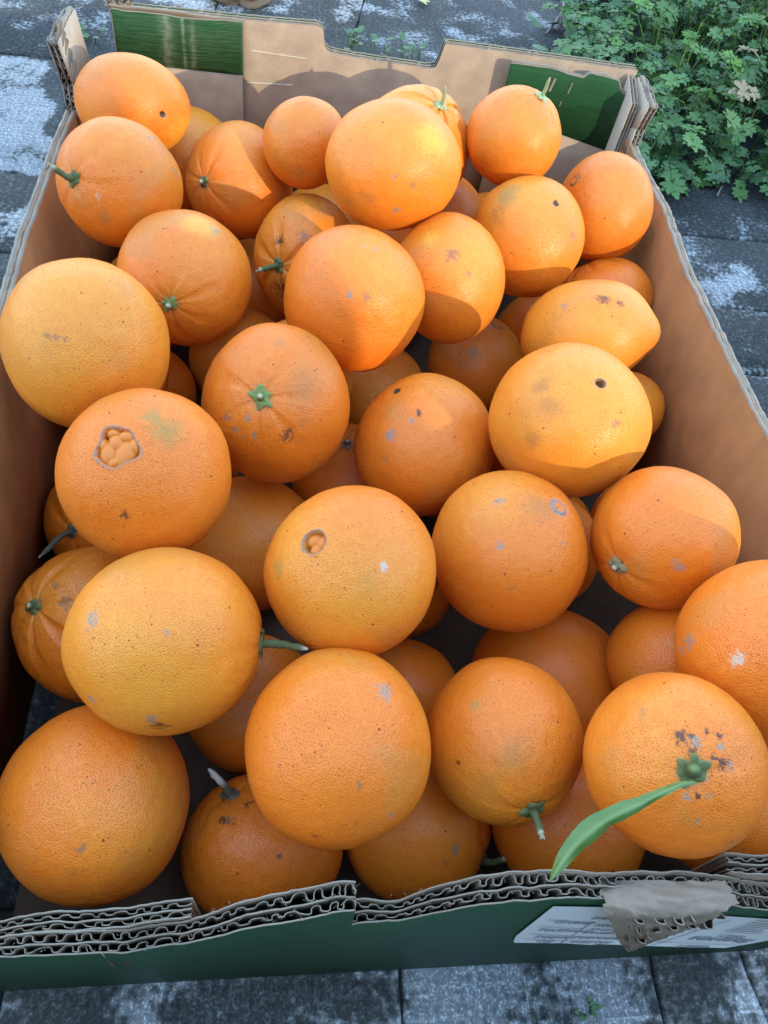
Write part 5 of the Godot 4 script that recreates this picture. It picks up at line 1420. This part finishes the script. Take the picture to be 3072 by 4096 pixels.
func build_litter() -> void:
	weed("small_weed", Vector3(-0.311, 0, -0.695), "tiny round-leaved weed in the paving behind the left corner tab", 9, 0.010, 0.012, 5)
	weed("small_weed", Vector3(0.052, 0, -0.735), "row of small weeds in the joint seen through the far wall's notch", 26, 0.012, 0.030, 6, 0.05)
	weed("small_weed", Vector3(0.109, 0, 0.327), "tiny dark weed on the pale slab in front of the box", 9, 0.0035, 0.004, 7)
	weed("small_weed", Vector3(0.315, 0, -0.815), "single broad-leaved seedling at the left edge of the herb clump", 4, 0.030, 0.030, 8)
	lump("stone_clod", Vector3(-0.145, 0.012, -0.868), Vector3(0.036, 0.02, 0.024), M.clod, "rough grey brown clod of earth on the paving behind the box's left end", "clod", 4.0)
	# fallen bits
	var st := SurfaceTool.new()
	st.begin(Mesh.PRIMITIVE_TRIANGLES)
	leaflet(st, Vector3.ZERO, Vector3(0.5, 0.1, 0.85).normalized(), Vector3(0.2, 1, 0).normalized(), 0.022, RandomNumberGenerator.new())
	st.generate_normals()
	var bit := put("fallen_leaf", st.commit(), M.dry, self)
	bit.position = Vector3(0.113, 0.004, -0.942)
	tag(bit, "small pale yellow fallen leaf scrap on the dark paving at the top", "leaf")
	var tw := thing("twig")
	tag(tw, "thin forked grey twig lying on the paving left of the herb clump", "twig")
	put("branch", tube(curve_pts([Vector3(0.350, 0.006, -1.02), Vector3(0.347, 0.008, -0.993), Vector3(0.336, 0.010, -0.947), Vector3(0.318, 0.007, -0.909), Vector3(0.300, 0.004, -0.877)], 20), range(20).map(func(i): return 0.0028 - 0.00007 * i), 7, 0.4, 3.0), M.twig, tw)
	put("branch", tube(curve_pts([Vector3(0.332, 0.010, -0.938), Vector3(0.329, 0.008, -0.922), Vector3(0.326, 0.004, -0.900)], 10), range(10).map(func(i): return 0.0019 - 0.00009 * i), 6, 0.4, 5.0), M.twig, tw)
	var t2 := put("twig", tube(curve_pts([Vector3(0.413, 0.006, -0.531), Vector3(0.428, 0.008, -0.528), Vector3(0.442, 0.004, -0.511)], 12), range(12).map(func(i): return 0.0026 - 0.00008 * i), 7, 0.4, 7.0), M.twig, self)
	tag(t2, "short pale stick lying at the front edge of the herb clump", "twig")
	var t3 := put("twig", tube(curve_pts([Vector3(0.455, 0.004, -0.50), Vector3(0.450, 0.005, -0.494), Vector3(0.441, 0.003, -0.479)], 8), range(8).map(func(i): return 0.0013), 6, 0.4, 9.0), M.twig, self)
	tag(t3, "thin pale splinter on the dark slab in front of the herb clump", "twig")

func build_off_frame() -> void:
	# behind the camera: a broad pier, whose edge lets the low sun in over the far half of the box only, and a low garden wall that shades the paving
	var h := thing("gate_pier", Vector3(0.757, 0, 0.90))
	tag(h, "broad low rendered pier behind the photographer, its corner to the right", "pier")
	for e in [["pier", Vector3(1.7, 0.84, 0.25), Vector3(-0.85, 0.42, 0.125), M.plaster], ["pier_cap", Vector3(1.7, 0.05, 0.25), Vector3(-0.85, 0.866, 0.125), M.stone_plain]]:
		var b := BoxMesh.new()
		b.size = e[1]
		put(e[0], b, e[3], h).position = e[2]
	var u := Vector3(0.656, 0, 0.755)
	var n := Vector3(0.755, 0, -0.656)
	var o := thing("garden_wall", u * 1.7 + n * 1.35)
	tag(o, "low rendered garden wall with a stone coping beside the broad pier", "wall")
	var turn := Basis(n, Vector3.UP, -u).orthonormalized()
	for e in [["wall", Vector3(3.4, 0.57, 0.20), Vector3(0.0, 0.285, 0), M.plaster], ["coping", Vector3(3.4, 0.04, 0.26), Vector3(0.0, 0.584, 0), M.stone_plain]]:
		var b := BoxMesh.new()
		b.size = e[1]
		var m := put(e[0], b, e[3], o)
		m.transform = Transform3D(turn, turn * e[2])

# ---------------------------------------------------------------- scene
func _ready() -> void:
	var cam := Camera3D.new()
	cam.name = "camera"
	cam.fov = 67.3
	cam.near = 0.02
	cam.far = 400.0
	cam.transform = Transform3D(Basis(Vector3(0.99039, 0.12966, 0.04821), Vector3(-0.03748, 0.58695, -0.80875), Vector3(-0.13316, 0.79917, 0.58617)), Vector3(-0.0613, 0.4646, 0.3463))
	add_child(cam)
	cam.current = true
	var env := Environment.new()
	env.background_mode = Environment.BG_SKY
	var sky := Sky.new()
	var sm := ProceduralSkyMaterial.new()
	sm.sky_top_color = Color(0.55, 0.68, 0.815)
	sm.sky_horizon_color = Color(0.88, 0.90, 0.92)
	sm.sky_curve = 0.18
	sm.ground_bottom_color = Color(0.25, 0.25, 0.25)
	sm.ground_horizon_color = Color(0.55, 0.56, 0.56)
	sm.sky_energy_multiplier = 1.75
	sky.sky_material = sm
	env.sky = sky
	env.tonemap_mode = Environment.TONE_MAPPER_LINEAR
	env.tonemap_exposure = 1.55
	env.sdfgi_enabled = true
	env.ssao_enabled = true
	env.ssil_enabled = true
	var we := WorldEnvironment.new()
	we.name = "world_environment"
	we.environment = env
	add_child(we)
	var sun := DirectionalLight3D.new()
	sun.name = "sun"
	sun.light_energy = 0.74
	sun.light_color = Color(1.0, 0.95, 0.82)
	sun.light_angular_distance = 0.5
	sun.shadow_enabled = true
	add_child(sun)
	var az := deg_to_rad(41.0)
	var el := deg_to_rad(18.0)
	sun.look_at_from_position(Vector3.ZERO, Vector3(-sin(az) * cos(el), -sin(el), -cos(az) * cos(el)))

	nz.seed = 4
	nz.frequency = 0.01
	nz.fractal_octaves = 2
	nz2.seed = 8
	nz2.frequency = 0.01
	nz2.fractal_octaves = 2
	make_materials()
	var nv := mat("navel", lin(0.64, 0.165, 0.012), 0.5, 0.5)
	nv.heightmap_enabled = false
	var lo := mat("leaf_orange", Color.WHITE, 0.42, 0.5)
	lo.vertex_color_use_as_albedo = true
	lo.backlight_enabled = true
	lo.backlight = Color(0.3, 0.3, 0.3)
	mat("dry", lin(0.42, 0.38, 0.16), 0.8, 0.3)
	mat("twig", lin(0.20, 0.17, 0.15), 0.9, 0.3)
	mat("stone_plain", lin(0.30, 0.29, 0.27), 0.9, 0.3)
	build_ground()
	build_off_frame()
	build_parsley()
	build_box()
	var t0 := Time.get_ticks_msec()
	for d in ORANGES: orange(d)
	print("oranges ms ", Time.get_ticks_msec() - t0)
	build_litter()
